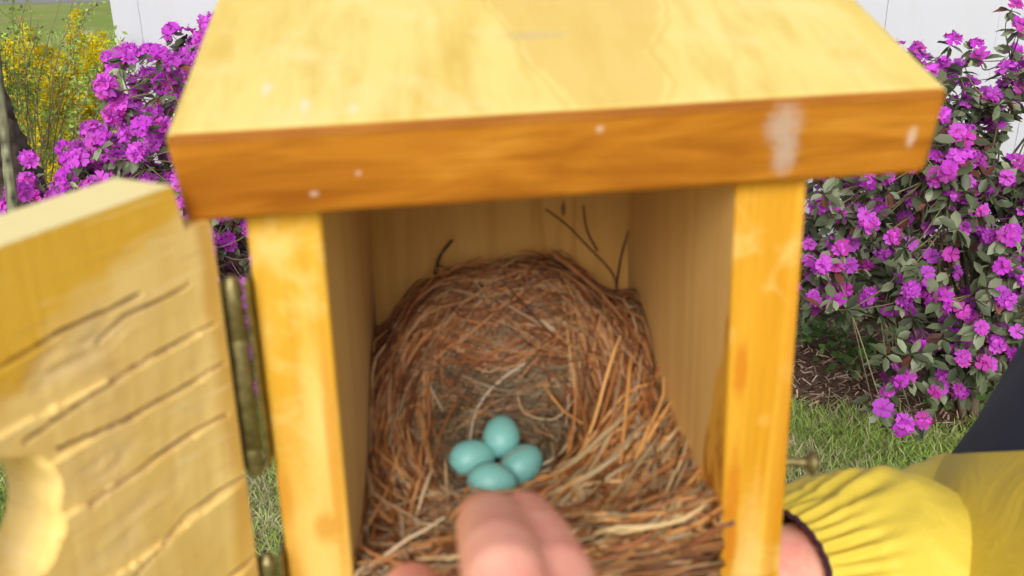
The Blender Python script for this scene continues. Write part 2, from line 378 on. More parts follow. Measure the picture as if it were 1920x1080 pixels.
    for i in range(n):
        dark = r.uniform(.6, 1.3)
        for k in range(leafn + int(r.integers(0, 5))):
            a = r.uniform(0, 6.3); A = frames(D[i:i+1], np.array([a]))[0]
            dd = A[:, 0]*1.0 + D[i]*r.uniform(-.7, .55) + [0, 0, -.15]
            back = 0 if k < 7 else r.uniform(.02, .11)
            LT.append(P[i]-D[i]*(.008+back)+A[:, 0]*.003); LD.append(dd); LS.append(r.uniform(.026, .052))
            base = np.array([.10, .125, .062]) if r.random() < .66 else np.array([.22, .25, .15])
            if r.random() < .06: base = np.array([.16, .055, .04])
            LC.append(base*dark*r.uniform(.75, 1.25))
    LT, LD, LC, LS = map(np.array, (LT, LD, LC, LS)); LD /= np.linalg.norm(LD, axis=1, keepdims=True)
    tv, tf = leaf_tmpl(.46)
    up = r.normal(0, .45, LD.shape)+[0, -.15, 1]; xx = np.cross(LD, up); xx /= np.linalg.norm(xx, axis=1, keepdims=True); zz = np.cross(xx, LD)
    Ms = np.stack([xx, LD, zz], 2)*LS[:, None, None]
    v, f, c = batch(tv, tf, Ms, LT, LC); link('foliage', np_mesh('foliage', v, f, c), m_leaf, root)
    # blossoms
    ne = len(extra); has = np.array([(i >= n-ne) or (r.random() < flower_p) for i in range(n)])
    ii = np.nonzero(has)[0]; u_, v_, z_ = proj(P[ii]); vis = (u_ > -10) & (u_ < 1930) & (v_ > -10) & (v_ < 900) & ~((u_ > 460) & (u_ < 1490))
    order = np.argsort(np.where(vis, z_, z_+100)); sel = set(ii[order[:100]].tolist()); rest = []
    for i in ii:
        k = int(trs[int(r.integers(0, len(trs)))]); ro = r.uniform(0, 6); sc = r.uniform(.85, 1.15)*fsize; F_ = frames(D[i:i+1]+[[0, -.08, 0]], np.array([ro]))[0]
        if i in sel:
            o = bpy.data.objects.new('blossom', TRM[k]); COL.objects.link(o); o.parent = root
            mm = Matrix([list(F_[a]*sc)+[(P[i]-[cx, cy, G])[a]] for a in range(3)]+[[0, 0, 0, 1]]); o.matrix_local = mm
        else:
            tv_, tf_, tc_ = TR[k]; rest.append((tv_@(F_*sc).T+P[i], tf_, tc_))
    if rest:
        v, f, c = merge(rest); tag(link('blossoms', np_mesh('blossoms', v, f, c), m_petal, root), kind='stuff')
    return root
def a3(px, py, d): return tuple(at(px, py, d))
bR = at(1860, 640, 2.65)
rf = np.random.default_rng(31); FILL = [tuple(at(rf.uniform(1540, 1930), rf.uniform(330, 575), rf.uniform(2.2, 2.45))) for _ in range(130)]
rhododendron('tall open rhododendron with magenta blossoms right of the nest box, white fence showing through', bR[0], bR[1], .80, .46, 1.06, 1900, .55,
             [a3(1828, 88, 2.4), a3(1722, 100, 2.7), a3(1898, 16, 2.4), a3(1912, 52, 2.35), a3(1900, 96, 2.5), a3(1652, 770, 2.1), a3(1690, 796, 2.1), a3(1728, 790, 2.15),
              a3(1760, 150, 2.5), a3(1700, 705, 2.3), a3(1745, 740, 2.3), a3(1838, 700, 2.3), a3(1848, 175, 2.5), a3(1770, 560, 2.2)],
             seed=11, gap=.10, leafn=5, trs=(6, 7, 8, 9, 10, 7, 1, 5), inner=.45, fsize=.86, fill=FILL, keep=lambda p: not (proj(p)[1] > 735 or (proj(p)[1] > 590 and proj(p)[0] < 1660)))
bL = at(470, 480, 2.95)
rhododendron('dense rhododendron covered in magenta blossoms left of the nest box roof', bL[0], bL[1], .92, .55, 1.24, 1500, .93, [a3(322, 62, 2.9), a3(377, 45, 2.9), a3(205, 110, 2.9), a3(120, 280, 2.7), a3(52, 340, 2.6), a3(38, 362, 2.5), a3(202, 152, 2.9), a3(55, 300, 2.8)], seed=23, leafn=5, fsize=1.1, keep=lambda p: proj(p)[1] > 6+np.interp(proj(p)[0], [0, 30, 90, 165, 190, 202, 240, 320, 370, 500], [400, 350, 335, 250, 215, 110, 90, 60, 42, 20]))

def simple_plant(name, label, cat, base, tips, stem_c, r0, leafspec=None, flowerspec=None, seed=0, group=None, sides=5, droop=.0, trunkmat=None):
    """arching canes from a base to each tip, dressed with small leaves and four petalled flowers"""
    r = np.random.default_rng(seed); root = empty(name, tuple(base), label, cat, group)
    tips = np.array(tips); n = len(tips); b0 = np.array(base)+np.stack([r.normal(0, .05, n), r.normal(0, .05, n), np.zeros(n)], 1)
    m_ = (b0+tips)/2 + r.normal(0, .08, (n, 3)) + [0, 0, .12]; ss = np.linspace(0, 1, 16)[None, :, None]
    path = (1-ss)**2*b0[:, None]+2*ss*(1-ss)*m_[:, None]+ss**2*tips[:, None]
    path[:, 1:-1] += r.normal(0, .006, (n, 14, 3)); path[:, :, 2] -= droop*(ss[..., 0]**3)
    sd_ = [tubes(path, np.linspace(r0, r0*.25, 16)[None]*r.uniform(.7, 1.2, (n, 1)), np.array(stem_c)*r.uniform(.7, 1.2, (n, 1)), sides)]
    # side twigs
    k = n*5; i = r.integers(0, n, k); j = r.integers(4, 15, k); s0 = path[i, j]; dv = r.normal(0, 1, (k, 3))+[0, 0, .6]; dv /= np.linalg.norm(dv, axis=1, keepdims=True)
    e = s0+dv*r.uniform(.08, .25, (k, 1)); ss6 = np.linspace(0, 1, 6)[None, :, None]; tp = s0[:, None]*(1-ss6)+e[:, None]*ss6; tp[:, 1:] += r.normal(0, .006, (k, 5, 3))
    sd_.append(tubes(tp, np.linspace(r0*.35, r0*.15, 6)[None]*np.ones((k, 1)), np.array(stem_c)*r.uniform(.7, 1.2, (k, 1)), 3))
    v, f, c = merge(sd_); link('branches', np_mesh('branches', v, f, c), m_bark, root)
    pts = np.concatenate([path[:, 5:].reshape(-1, 3), tp.reshape(-1, 3)])
    for spec, nm, mat in ((leafspec, 'foliage', m_leaf), (flowerspec, 'flowers', m_petal)):
        if not spec: continue
        cnt, size, cols, tm = spec; T = pts[r.integers(0, len(pts), cnt)]+r.normal(0, .012, (cnt, 3))
        Ms = frames(r.normal(0, 1, (cnt, 3))+[0, -.3, .5], r.uniform(0, 6.3, cnt))*(size*r.uniform(.6, 1.25, (cnt, 1, 1)))
        C = np.array(cols)[r.integers(0, len(cols), cnt)]*r.uniform(.75, 1.2, (cnt, 1))
        v, f, c = batch(tm[0], tm[1], Ms, T, np.clip(C, 0, 1)); o = link(nm, np_mesh(nm, v, f, c), mat, root)
        if nm == 'flowers': o['kind'] = 'stuff'
    return root
r2 = np.random.default_rng(5)
fb = at(95, 330, 4.9); fbase = (fb[0], fb[1], G)
tips = [at(r2.uniform(-60, 215), r2.uniform(70, 330), r2.uniform(4.2, 5.2)) for _ in range(110)]
yel = [(.88, .74, .02), (.80, .66, .02), (.92, .80, .06)]
simple_plant('forsythia', 'yellow flowering forsythia bush behind the dark tree trunk', 'shrub', fbase, tips, (.42, .36, .16), .007,
             (1500, .026, [(.42, .55, .10), (.30, .44, .08)], leaf_tmpl(.4)), (32000, .024, yel, floret_tmpl(4, .3, .1, .5, .3)), seed=3, droop=.1)
gb = at(60, 420, 3.9); tips = [at(r2.uniform(-40, 290), r2.uniform(-80, 120), r2.uniform(3.3, 4.2)) for _ in range(30)]
simple_plant('honeysuckle', 'loose twiggy shrub with fresh green leaves overhanging the yellow bush', 'shrub', (gb[0], gb[1], G), tips, (.28, .22, .15), .0035,
             (3200, .019, [(.32, .48, .08), (.42, .56, .12), (.24, .38, .07)], leaf_tmpl(.45)), None, seed=8, droop=.05)
# tree trunks at the far left
def tree(name, label, p0, p1, rad, color, seed, nb=6, spread=.5, leafc=None):
    r = np.random.default_rng(seed); p0, p1 = np.array(p0), np.array(p1)
    dv = p1-p0; base = p0 + dv*((G-p0[2])/dv[2]); base[2] = G; top = p0+dv*((G+3.2-p0[2])/dv[2])
    root = empty(name, tuple(base), label, 'tree'); m = 160; ss = np.linspace(0, 1, m)[:, None]
    path = base*(1-ss)+top*ss; wob = .03*np.stack([np.sin(ss[:, 0]*9+seed), np.cos(ss[:, 0]*7), 0*ss[:, 0]], 1)*rad/.05; path += wob-wob[0]
    sides = 48; v, f, c = tubes(path[None], (rad*(1.15-.6*ss[:, 0]))[None], np.array([color]), sides)
    nn = np.array([mnoise.noise(Vector((q[0]*45, q[1]*45, q[2]*7)))+.5*mnoise.noise(Vector((q[0]*120, q[1]*120, q[2]*18))) for q in v])
    ctr = np.repeat(path, sides, 0); v = ctr+(v-ctr)*(1+.18*nn)[:, None]; c = c*np.clip(1.1+1.6*nn, .3, 3.2)[:, None]
    link('trunk', np_mesh('trunk', v, f, c), m_bark, root)
    i = r.integers(m*2//3, m, nb*3); s0 = path[i]; dv = r.normal(0, 1, (len(i), 3))*[1, 1, .4]+[0, 0, .7]; dv /= np.linalg.norm(dv, axis=1, keepdims=True)
    s5 = np.linspace(0, 1, 8)[None, :, None]; tp = s0[:, None]+dv[:, None]*s5*r.uniform(.5, 1.4, (len(i), 1, 1)); tp[:, 1:] += np.cumsum(r.normal(0, .02, (len(i), 7, 3)), 1)
    v, f, c = tubes(tp, np.linspace(rad*.3, .002, 8)[None]*np.ones((len(i), 1)), np.tile([color], (len(i), 1)), 6); link('branches', np_mesh('branches', v, f, c), m_bark, root)
    pts = tp[:, 3:].reshape(-1, 3); n = 900; T = pts[r.integers(0, len(pts), n)]+r.normal(0, .08, (n, 3))
    Ms = frames(r.normal(0, 1, (n, 3))+[0, 0, .5], r.uniform(0, 6.3, n))*.04*r.uniform(.6, 1.2, (n, 1, 1)); tv, tf = leaf_tmpl(.5)
    v, f, c = batch(tv, tf, Ms, T, np.array([.2, .32, .06])*r.uniform(.6, 1.3, (n, 1))); link('crown', np_mesh('crown', v, f, c), m_leaf, root)
tree('tree', 'dark rough barked leaning tree trunk at the left edge', at(-22, 100, 3.3), at(32, 385, 3.1), .112, (.050, .037, .028), 1)
tree('tree', 'slim smooth grey green tree stem in front of the dark trunk', at(-6, 150, 2.5), at(24, 385, 2.4), .013, (.12, .12, .07), 4, nb=2)
# low leafy ground plants by the mulch
r3 = np.random.default_rng(77)
for k, (px, py) in enumerate(((1600, 700), (1515, 650), (1780, 765), (1560, 640), (1820, 770))):
    g0 = ground_pt(px, py); n = 60
    lab = ('small green seedling patch on the mulch below the gap in the shrub', 'green leafy sprig beside the right post of the box', 'fresh green plant under the shrub, left of the dark sleeve',
           'low green sprig behind the seedling patch at the shrub foot', 'low green plant at the grass edge nearest the dark sleeve')[k]
    root = empty('ground_plant', (g0[0], g0[1], G), lab, 'plant', 'low green plants at the shrub foot')
    T = np.stack([g0[0]+r3.normal(0, .05, n), g0[1]+r3.normal(0, .04, n), G+r3.uniform(.02, .10, n)], 1)
    Ms = frames(r3.normal(0, .6, (n, 3))+[0, -.3, 1], r3.uniform(0, 6.3, n))*r3.uniform(.02, .035, (n, 1, 1)); tv, tf = leaf_tmpl(.6)
    v, f, c = batch(tv, tf, Ms, T, np.array([.14, .26, .06])*r3.uniform(.5, 1.4, (n, 1))); link('foliage', np_mesh('foliage', v, f, c), m_leaf, root)
    B = np.array([[g0[0], g0[1], G]]); ss = np.linspace(0, 1, 5)[None, :, None]; tp = B[:, None]*(1-ss)+T[:20, None]*ss
    v, f, c = tubes(tp, np.full((20, 5), .0009), np.tile([[.12, .18, .06]], (20, 1)), 3); link('stems', np_mesh('stems', v, f, c), m_leaf, root)

# ------------------------------------------------------------------ the nest box
W2, T_, D_ = .065, .0231, .1782; OV, ZT, TH, RL, RR, SL = .0161, .0583, .0292, .1037, .1211, .2839; LEAN = -.0339
ZB = -.275
Y_LIGHT, Y_MID, Y_DARK = (.74, .47, .13), (.60, .33, .055), (.42, .17, .02)
def bleed(t, c, raw, b):       # stray varnish that ran round the front edge onto the bare inner face
    x, y, z = sepxyz(t, raw)
    nz = noise(t, coord(t, (40, 40, 14))[0], 1.0, 4, .65)
    lim = math_(t, 'ADD', math_(t, 'MULTIPLY', math_(t, 'ADD', z, .012), -.34), math_(t, 'MULTIPLY', math_(t, 'SUBTRACT', nz, .5), .03))
    k = math_(t, 'MULTIPLY', math_(t, 'SUBTRACT', math_(t, 'ADD', lim, .002), y), 600, True)
    c = mix(t, k, c, (.82, .43, .06))
    nd = noise(t, coord(t, (90, 90, 30))[0], 1.0, 4, .6)
    k2 = math_(t, 'MULTIPLY', k, ramp(t, nd, [(.5, (0, 0, 0)), (.62, (1, 1, 1))]))
    return mix(t, math_(t, 'MULTIPLY', k2, .8), c, (.46, .13, .010))
m_bare = wood('bare_wood', (.84, .53, .19), (.78, .46, .15), (.62, .33, .09), (50, 50, 4), 2.0, .7, 0, extra=bleed, fibre=.2)
m_barel = wood('bare_wood_left', (.74, .50, .22), (.68, .43, .17), (.54, .32, .11), (50, 50, 4), 5.0, .7, 0, fibre=.2)
def side_marks(t, c, raw, b):
    c = spots(t, c, raw, [(-.075, 0, -.115, .010, .01, .050), (-.072, 0, -.045, .004, .01, .022), (.079, 0, -.125, .004, .01, .03)], (.80, .56, .20), 1.6, .65)
    c = spots(t, c, raw, [(.0705, 0, -.034, .0022, .006, .010), (.0712, 0, -.083, .0026, .006, .016), (.0722, 0, -.105, .0022, .006, .012)], (.50, .16, .01), .8, .75)
    return spots(t, c, raw, [(-.0875, -.0003, -.075, .004, .004, .012), (-.087, -.0003, -.115, .005, .004, .02), (-.073, -.0003, -.088, .004, .004, .006), (.0875, 0, -.05, .003, .003, .09), (-.068, -.0003, -.06, .002, .004, .05)], (.50, .20, .012), .8, .6)
m_side1 = wood('varnished_side', (.66, .36, .034), (.56, .26, .014), (.38, .13, .006), (55, 55, 3), 1.0, .5, .12, blotch=(.74, .52, .17), extra=side_marks)
nb_ = empty('nest_box', (0, .09, ZB), 'honey varnished wooden bird nest box with its front door swung open', 'nest box')
UND = lambda y: ZT - TH/math.cos(SL) + (y+OV)*math.tan(SL)
def side(sgn, lean):
    bm = bmesh.new(); xi, xo = sgn*W2, sgn*(W2+T_)
    y0, y1 = 0.0, D_+.0
    def P(x, y, z): return (x+lean*z, y, z)
    rows = []
    nz_, ny_ = 24, 14
    vi = {}
    vs = [bm.verts.new(P(x, y, z)) for x in (xi, xo) for y, zt in ((y0, UND(y0)+.002), (y1, UND(y1)+.002)) for z in (ZB, zt)]
    F = [(0, 1, 3, 2), (4, 6, 7, 5), (0, 4, 5, 1), (2, 3, 7, 6), (0, 2, 6, 4), (1, 5, 7, 3)]
    fs = [bm.faces.new([vs[i] for i in q]) for q in F]; fs[0].material_index = 1
    bmesh.ops.bevel(bm, geom=list(bm.edges), offset=.0016, segments=3, affect='EDGES', profile=.5, material=0)
    o = bm_obj('side_panel', bm, [m_side1, m_bare if sgn > 0 else m_barel], nb_)
    return o
side(-1, 0); side(1, LEAN)
bm = bmesh.new(); box(bm, -W2-T_, W2+T_+.006, D_+.0003, D_+T_, ZB, UND(D_)+.002, .001)
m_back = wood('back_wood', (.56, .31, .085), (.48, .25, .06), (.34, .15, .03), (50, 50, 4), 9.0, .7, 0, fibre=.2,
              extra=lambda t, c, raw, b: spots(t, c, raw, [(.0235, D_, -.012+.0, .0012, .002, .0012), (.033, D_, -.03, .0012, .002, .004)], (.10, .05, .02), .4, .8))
bm_obj('back_panel', bm, m_back, nb_)
bm = bmesh.new(); box(bm, -W2+.0005, W2-.0005, .002, D_-.0005, -.20, -.18, .0005); bm_obj('floor_panel', bm, m_barel, nb_)

# roof, in its own frame: x across, y up the slope from the top front edge, z normal
def roof_marks(t, c, raw, b):
    x, y, z = sepxyz(t, raw)
    # front edge end: deeper amber where the varnish pooled
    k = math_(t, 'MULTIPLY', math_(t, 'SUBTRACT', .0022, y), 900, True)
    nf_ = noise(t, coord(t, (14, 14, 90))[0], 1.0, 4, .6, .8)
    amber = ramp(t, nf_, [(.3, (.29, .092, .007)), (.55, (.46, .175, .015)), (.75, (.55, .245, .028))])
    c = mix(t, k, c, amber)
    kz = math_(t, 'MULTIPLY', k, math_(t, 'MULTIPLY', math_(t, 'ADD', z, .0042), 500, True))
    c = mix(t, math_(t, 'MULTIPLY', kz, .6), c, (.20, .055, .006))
    v9, _ = coord(t, (60, 60, 420)); n9 = noise(t, v9, 1.0, 3, .7)
    # slanting saw-cut grain lines on the front edge
    mp = N(t, 'Mapping'); mp.inputs['Rotation'].default_value = (0, R(-9), 0); mp.inputs['Scale'].default_value = (30, 30, 700); t.links.new(raw, mp.inputs[0])
    n10 = noise(t, mp.outputs[0], 1.0, 3, .6)
    c = mix(t, math_(t, 'MULTIPLY', math_(t, 'MULTIPLY', k, ramp(t, n10, [(.5, (0, 0, 0)), (.72, (1, 1, 1))])), .5), c, (.22, .07, .006))
    # cathedral figure on the top face: amber tongue with paler flanks
    top = math_(t, 'SUBTRACT', 1.0, k, True); warp = math_(t, 'MULTIPLY', math_(t, 'SUBTRACT', noise(t, raw, 22, 3, .5), .5), .030)
    xw = math_(t, 'ADD', math_(t, 'ABSOLUTE', math_(t, 'SUBTRACT', math_(t, 'ADD', x, warp), .022)), math_(t, 'MULTIPLY', y, -.16))
    tong = math_(t, 'MULTIPLY', math_(t, 'SUBTRACT', .014, xw), 400, True)
    c = mix(t, math_(t, 'MULTIPLY', math_(t, 'MULTIPLY', top, tong), .55), c, (.62, .40, .10))
    ring = math_(t, 'SUBTRACT', 1.0, math_(t, 'MULTIPLY', math_(t, 'ABSOLUTE', math_(t, 'SUBTRACT', xw, .0155)), 600), True)
    c = mix(t, math_(t, 'MULTIPLY', math_(t, 'MULTIPLY', top, ring), .35), c, (.56, .32, .05))
    ring2 = math_(t, 'SUBTRACT', 1.0, math_(t, 'MULTIPLY', math_(t, 'ABSOLUTE', math_(t, 'SUBTRACT', xw, .037)), 350), True)
    c = mix(t, math_(t, 'MULTIPLY', math_(t, 'MULTIPLY', top, ring2), .30), c, (.58, .36, .08))
    c = spots(t, c, raw, [(.0725, -.001, -.0085, .0050, .003, .0062), (.0745, -.001, -.0185, .0036, .003, .0065)], (.50, .42, .36), .9, .6)
    c = spots(t, c, raw, [(-.0655, -.001, -.0215, .0012, .002, .0009), (-.052, -.001, -.0155, .0008, .002, .0008), (.113, -.001, -.0150, .0013, .002, .0030),
                          (.018, -.001, -.006, .0010, .002, .0010), (-.078, .026, 0, .0014, .004, .002), (-.066, .014, 0, .0012, .004, .002), (-.052, .010, 0, .0010, .002, .002)], (.74, .62, .52), 1.2, .6)
    c = spots(t, c, raw, [(.005, .054, 0, .010, .0028, .002)], (.50, .40, .24), 1.0, .5)
    return c
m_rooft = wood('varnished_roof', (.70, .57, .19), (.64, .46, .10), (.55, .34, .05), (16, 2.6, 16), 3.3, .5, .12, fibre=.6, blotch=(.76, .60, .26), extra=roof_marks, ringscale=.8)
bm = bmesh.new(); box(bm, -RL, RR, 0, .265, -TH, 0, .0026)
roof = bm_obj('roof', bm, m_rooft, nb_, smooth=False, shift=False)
ex = Matrix.Rotation(.0147, 4, 'Z') @ Matrix.Rotation(-.0295, 4, 'Y') @ Matrix.Rotation(SL, 4, 'X')
roof.matrix_local = Matrix.Translation(Vector((0, -OV, ZT)) - nb_.location) @ ex

# door: local u (0 at hinge) along x, thickness -> y (0 inner face, + outwards away from the cavity), z up
DA = .5073; DU = Vector((-math.sin(DA), -math.cos(DA), 0)); DN = Vector((-math.cos(DA), math.sin(DA), 0))
DW, DT = .172, .021; DTOP = .0425; HC = (.0848, -.0255); HR = .0190
def poly_d(px, pz, pts):
    best = np.full(px.shape, 9.0)
    for (a, b_) in zip(pts[:-1], pts[1:]):
        a, b_ = np.array(a), np.array(b_); ab = b_-a; tt = np.clip(((px-a[0])*ab[0]+(pz-a[1])*ab[1])/(ab@ab), 0, 1)
        best = np.minimum(best, np.hypot(px-a[0]-tt*ab[0], pz-a[1]-tt*ab[1]))
    return best
def nfield(x, z, sx, sz, seed):
    return np.array([mnoise.noise(Vector((a*sx, b_*sz, seed))) for a, b_ in zip(x.ravel(), z.ravel())]).reshape(x.shape)
gz = [[(.150, .018), (.100, .0135), (.0734, .0148), (.055, .0165), (.0407, .0160), (.030, .0165)], [(.046, .0085), (.036, .0125), (.022, .0120), (.012, .0130)],
      [(.072, -.0065), (.050, -.0040), (.030, -.0030), (.004, -.0028)], [(.063, -.0137), (.045, -.0165), (.031, -.017), (.002, -.0172)],
      [(.058, -.0335), (.040, -.0335), (.020, -.0328), (.004, -.034)], [(.150, -.07), (.080, -.0655), (.0467, -.0634), (.0246, -.0577), (.0, -.0583)], [(.15, -.0, ), (.105, -.002)], [(.15, -.03), (.106, -.033)], [(.165, -.10), (.08, -.095), (.0, -.09)],
      [(.16, -.13), (.0, -.118)], [(.16, -.165), (.0, -.15)]]
us = np.linspace(0, DW, 230); zs = np.linspace(ZB+.01, DTOP, 400); zs = np.concatenate([np.linspace(ZB+.01, -.16, 40)[:-1], np.linspace(-.16, DTOP, 300)])
UU, ZZ = np.meshgrid(us, zs); wob = .0004*nfield(UU, ZZ, 150, 150, 3.)+.0005*nfield(UU, ZZ, 30, 30, 3.)
dep = np.zeros_like(UU); seg = nfield(UU, ZZ, 45, 30, 7.)
for i, g in enumerate(gz):
    d = poly_d(UU, ZZ+wob, g); dep = np.maximum(dep, (.0014+.0012*seg)*np.clip(1.5-d/.0005, 0, 1))
wide = nfield(UU, ZZ, 14, 60, 1.)
# chiselled, torn patches above and right of the hole
tear = np.clip(1.4-np.hypot((UU-.058)/.020, (ZZ-.0085-(.058-UU)*.12)/.0045), 0, 1)*(.5+.9*nfield(UU, ZZ, 120, 260, 5.))
tear2 = np.clip(1.3-np.hypot((UU-.045)/.020, (ZZ+.047-(.045-UU)*.18)/.006), 0, 1)*(.4+.8*nfield(UU, ZZ, 90, 220, 9.))
tear3 = np.clip(1.3-np.hypot((UU-.050)/.012, (ZZ+.0255)/.004), 0, 1)*(.4+.8*nfield(UU, ZZ, 110, 240, 13.))
tt_ = np.clip(tear, 0, 1)*.0009+np.clip(tear2, 0, 1)*.0007+np.clip(tear3, 0, 1)*.0006
step = np.zeros_like(UU)
for z_hi, z_lo in ((.0125, -.003), (-.003, -.017), (-.017, -.0335), (-.0335, -.060), (-.060, -.092)):
    zz_ = ZZ+wob*2-(UU-.03)*.02; k_ = (zz_ < z_hi) & (zz_ >= z_lo); step[k_] = (.0014*(z_hi-zz_)/(z_hi-z_lo))[k_]
step *= np.clip((UU-.001)/.012, 0, 1)
Y = dep + tt_ + step + .00012*nfield(UU, ZZ, 25, 60, 2.)
# hole rim chamfer, ragged
rh = np.hypot(UU-HC[0], ZZ-HC[1]); ang = np.arctan2(ZZ-HC[1], UU-HC[0]); rag = HR + .0006*np.sin(ang*5+1)+.0004*np.sin(ang*11)
Y += .002*np.clip(1-(rh-rag)/.0012, 0, 1)**2
topz = DTOP - .0140*np.clip((.0128-UU)/.0022, 0, 1)
ZZ2 = np.minimum(ZZ, topz); hole = rh < rag
nu, nz_ = len(us), len(zs)
V = np.stack([UU, Y, ZZ2], 2).reshape(-1, 3)
# snap vertices next to the hole onto its rim
rhf, agf, raf = rh.ravel(), ang.ravel(), rag.ravel()
near = (rhf < raf+.0009) & (rhf > raf-.0012)
V[near, 0] = HC[0]+raf[near]*np.cos(agf[near]); V[near, 2] = HC[1]+raf[near]*np.sin(agf[near]); V[near, 1] = .0030
inside = rhf <= raf-.0012
idx = np.arange(nu*nz_).reshape(nz_, nu)
q = np.stack([idx[:-1, :-1], idx[:-1, 1:], idx[1:, 1:], idx[1:, :-1]], -1).reshape(-1, 4)
q = q[~inside[q].any(1)]
torn = (np.clip(tear, 0, 1)+np.clip(tear2, 0, 1)+np.clip(tear3, 0, 1)).ravel()
gr = np.clip(dep.ravel()/.0012, 0, 1)
C = np.stack([torn.clip(0, 1), gr, np.zeros_like(gr)], 1)
# outer face + rim walls
bm = bmesh.new()
th = np.linspace(0, 2*np.pi, 97)[:-1]; rr_ = HR+.0006*np.sin(th*5+1)+.0004*np.sin(th*11)
ring0 = [bm.verts.new((HC[0]+r_*math.cos(a), .0030, HC[1]+r_*math.sin(a))) for a, r_ in zip(th, rr_)]
ring1 = [bm.verts.new((HC[0]+(HR+.0005)*math.cos(a), DT, HC[1]+(HR+.0005)*math.sin(a))) for a in th]
for i in range(96): bm.faces.new([ring0[i], ring0[(i+1) % 96], ring1[(i+1) % 96], ring1[i]])
oc = [(0, ZB+.01), (DW, ZB+.01), (DW, DTOP), (.0128, DTOP), (.0106, DTOP-.014), (0, DTOP-.0140)]
o1 = [bm.verts.new((a, DT, b_)) for a, b_ in oc]; o0 = [bm.verts.new((a, 0.0001, b_)) for a, b_ in oc]
for i in range(6): bm.faces.new([o0[i], o1[i], o1[(i+1) % 6], o0[(i+1) % 6]])
es = [bm.edges.get((o1[i], o1[(i+1) % 6])) for i in range(6)]+[bm.edges.get((ring1[i], ring1[(i+1) % 96])) for i in range(96)]
bmesh.ops.triangle_fill(bm, edges=es, use_beauty=True)
bm2 = bm; bmesh.ops.triangulate(bm2, faces=bm2.faces); bm2.verts.index_update()
v2 = np.array([v_.co[:] for v_ in bm2.verts]); f2 = np.array([[x.index for x in f_.verts] for f_ in bm2.faces]); bm2.free()
q3 = np.concatenate([q[:, [0, 1, 2]], q[:, [0, 2, 3]]])
v_, f_, c_ = merge([(V, q3, C), (v2, f2, np.zeros((len(v2), 3)))])
def door_marks(t, c, raw, b):
    a = N(t, 'Attribute', attribute_name='Col'); sp = N(t, 'SeparateColor'); t.links.new(a.outputs['Color'], sp.inputs[0])
    x, y, z = sepxyz(t, raw)
    nz = noise(t, coord(t, (22, 22, 30))[0], 1.0, 3, .55)
    # varnish kept near the top edge and the free side, bare further down
    lvl = math_(t, 'ADD', z, math_(t, 'ADD', math_(t, 'MULTIPLY', x, .42), math_(t, 'MULTIPLY', math_(t, 'SUBTRACT', nz, .5), .035)))
    k = math_(t, 'MULTIPLY', math_(t, 'SUBTRACT', lvl, .036), 110, True)
    c = mix(t, math_(t, 'MULTIPLY', k, .9), c, (.72, .42, .03))
    topk = math_(t, 'MULTIPLY', math_(t, 'SUBTRACT', z, DTOP-.0006), 3000, True)
    c = mix(t, topk, c, (.82, .70, .34))
    hk = math_(t, 'MULTIPLY', math_(t, 'SUBTRACT', .0085, math_(t, 'ADD', x, math_(t, 'MULTIPLY', math_(t, 'SUBTRACT', nz, .5), .02))), 220, True)
    c = mix(t, math_(t, 'MULTIPLY', hk, .55), c, (.56, .29, .04))
    c = mix(t, math_(t, 'MULTIPLY', sp.outputs[0], .8), c, (.80, .62, .34))
    v8, _ = coord(t, (40, 40, 420)); n8 = noise(t, v8, 1.0, 5, .75, .3)
    c = mix(t, math_(t, 'MULTIPLY', ramp(t, n8, [(.56, (0, 0, 0)), (.70, (1, 1, 1))]), .45), c, (.50, .29, .09))
    v7, _ = coord(t, (28, 28, 260), (4, 2, 1)); n7 = noise(t, v7, 1.0, 4, .7, .5)
    c = mix(t, math_(t, 'MULTIPLY', ramp(t, n7, [(.58, (0, 0, 0)), (.68, (1, 1, 1))]), .55), c, (.90, .76, .42))
    c = mix(t, math_(t, 'MULTIPLY', sp.outputs[1], .85), c, (.20, .10, .05))
    return c
m_door = wood('door_wood', (.84, .63, .24), (.76, .52, .15), (.64, .38, .08), (50, 50, 5), 6.6, .6, .0, extra=door_marks, blotch=(.74, .54, .24), fibre=.22)
door = link('door', np_mesh('door', v_, f_, c_), m_door, nb_, smooth=False, shift=False)
door.matrix_local = Matrix.Translation(Vector((-.0956, -.0103, 0))-nb_.location) @ Matrix(((DU.x, DN.x, 0, 0), (DU.y, DN.y, 0, 0), (0, 0, 1, 0), (0, 0, 0, 1)))

# hinges: barrel with knuckles in the gap, leaves on door edge and side board
m_brass, t, b = newmat('aged_brass', .42, .5); v, raw = coord(t, (1, 1, 1)); nn = noise(t, raw, 300, 4, .6)
t.links.new(ramp(t, nn, [(.35, (.13, .105, .04)), (.6, (.24, .20, .08)), (.8, (.38, .34, .20))]), b.inputs['Base Color']); b.inputs['Metallic'].default_value = .75; bump(t, b, nn, .25, .0004)
m_steel, t, b = newmat('dull_steel', .45, .5); b.inputs['Base Color'].default_value = (.38, .36, .31, 1); b.inputs['Metallic'].default_value = .8
def lathe(bm, cx, cy, prof, seg=24):
    rings = []
    for r_, z in prof: rings.append([bm.verts.new((cx+r_*math.cos(2*math.pi*i/seg), cy+r_*math.sin(2*math.pi*i/seg), z)) for i in range(seg)])
    for a, b_ in zip(rings[:-1], rings[1:]):
        for i in range(seg): bm.faces.new([a[i], a[(i+1) % seg], b_[(i+1) % seg], b_[i]])
    bm.faces.new(rings[0]); bm.faces.new(rings[-1])
def zat(px, py, x, y):
    r = at(px, py, 1)-CAM; k = ((np.array([x, y])-CAM[:2])@r[:2])/(r[:2]@r[:2]); return CAM[2]+r[2]*k
HX, HY = -.0895-.0035, -.0062
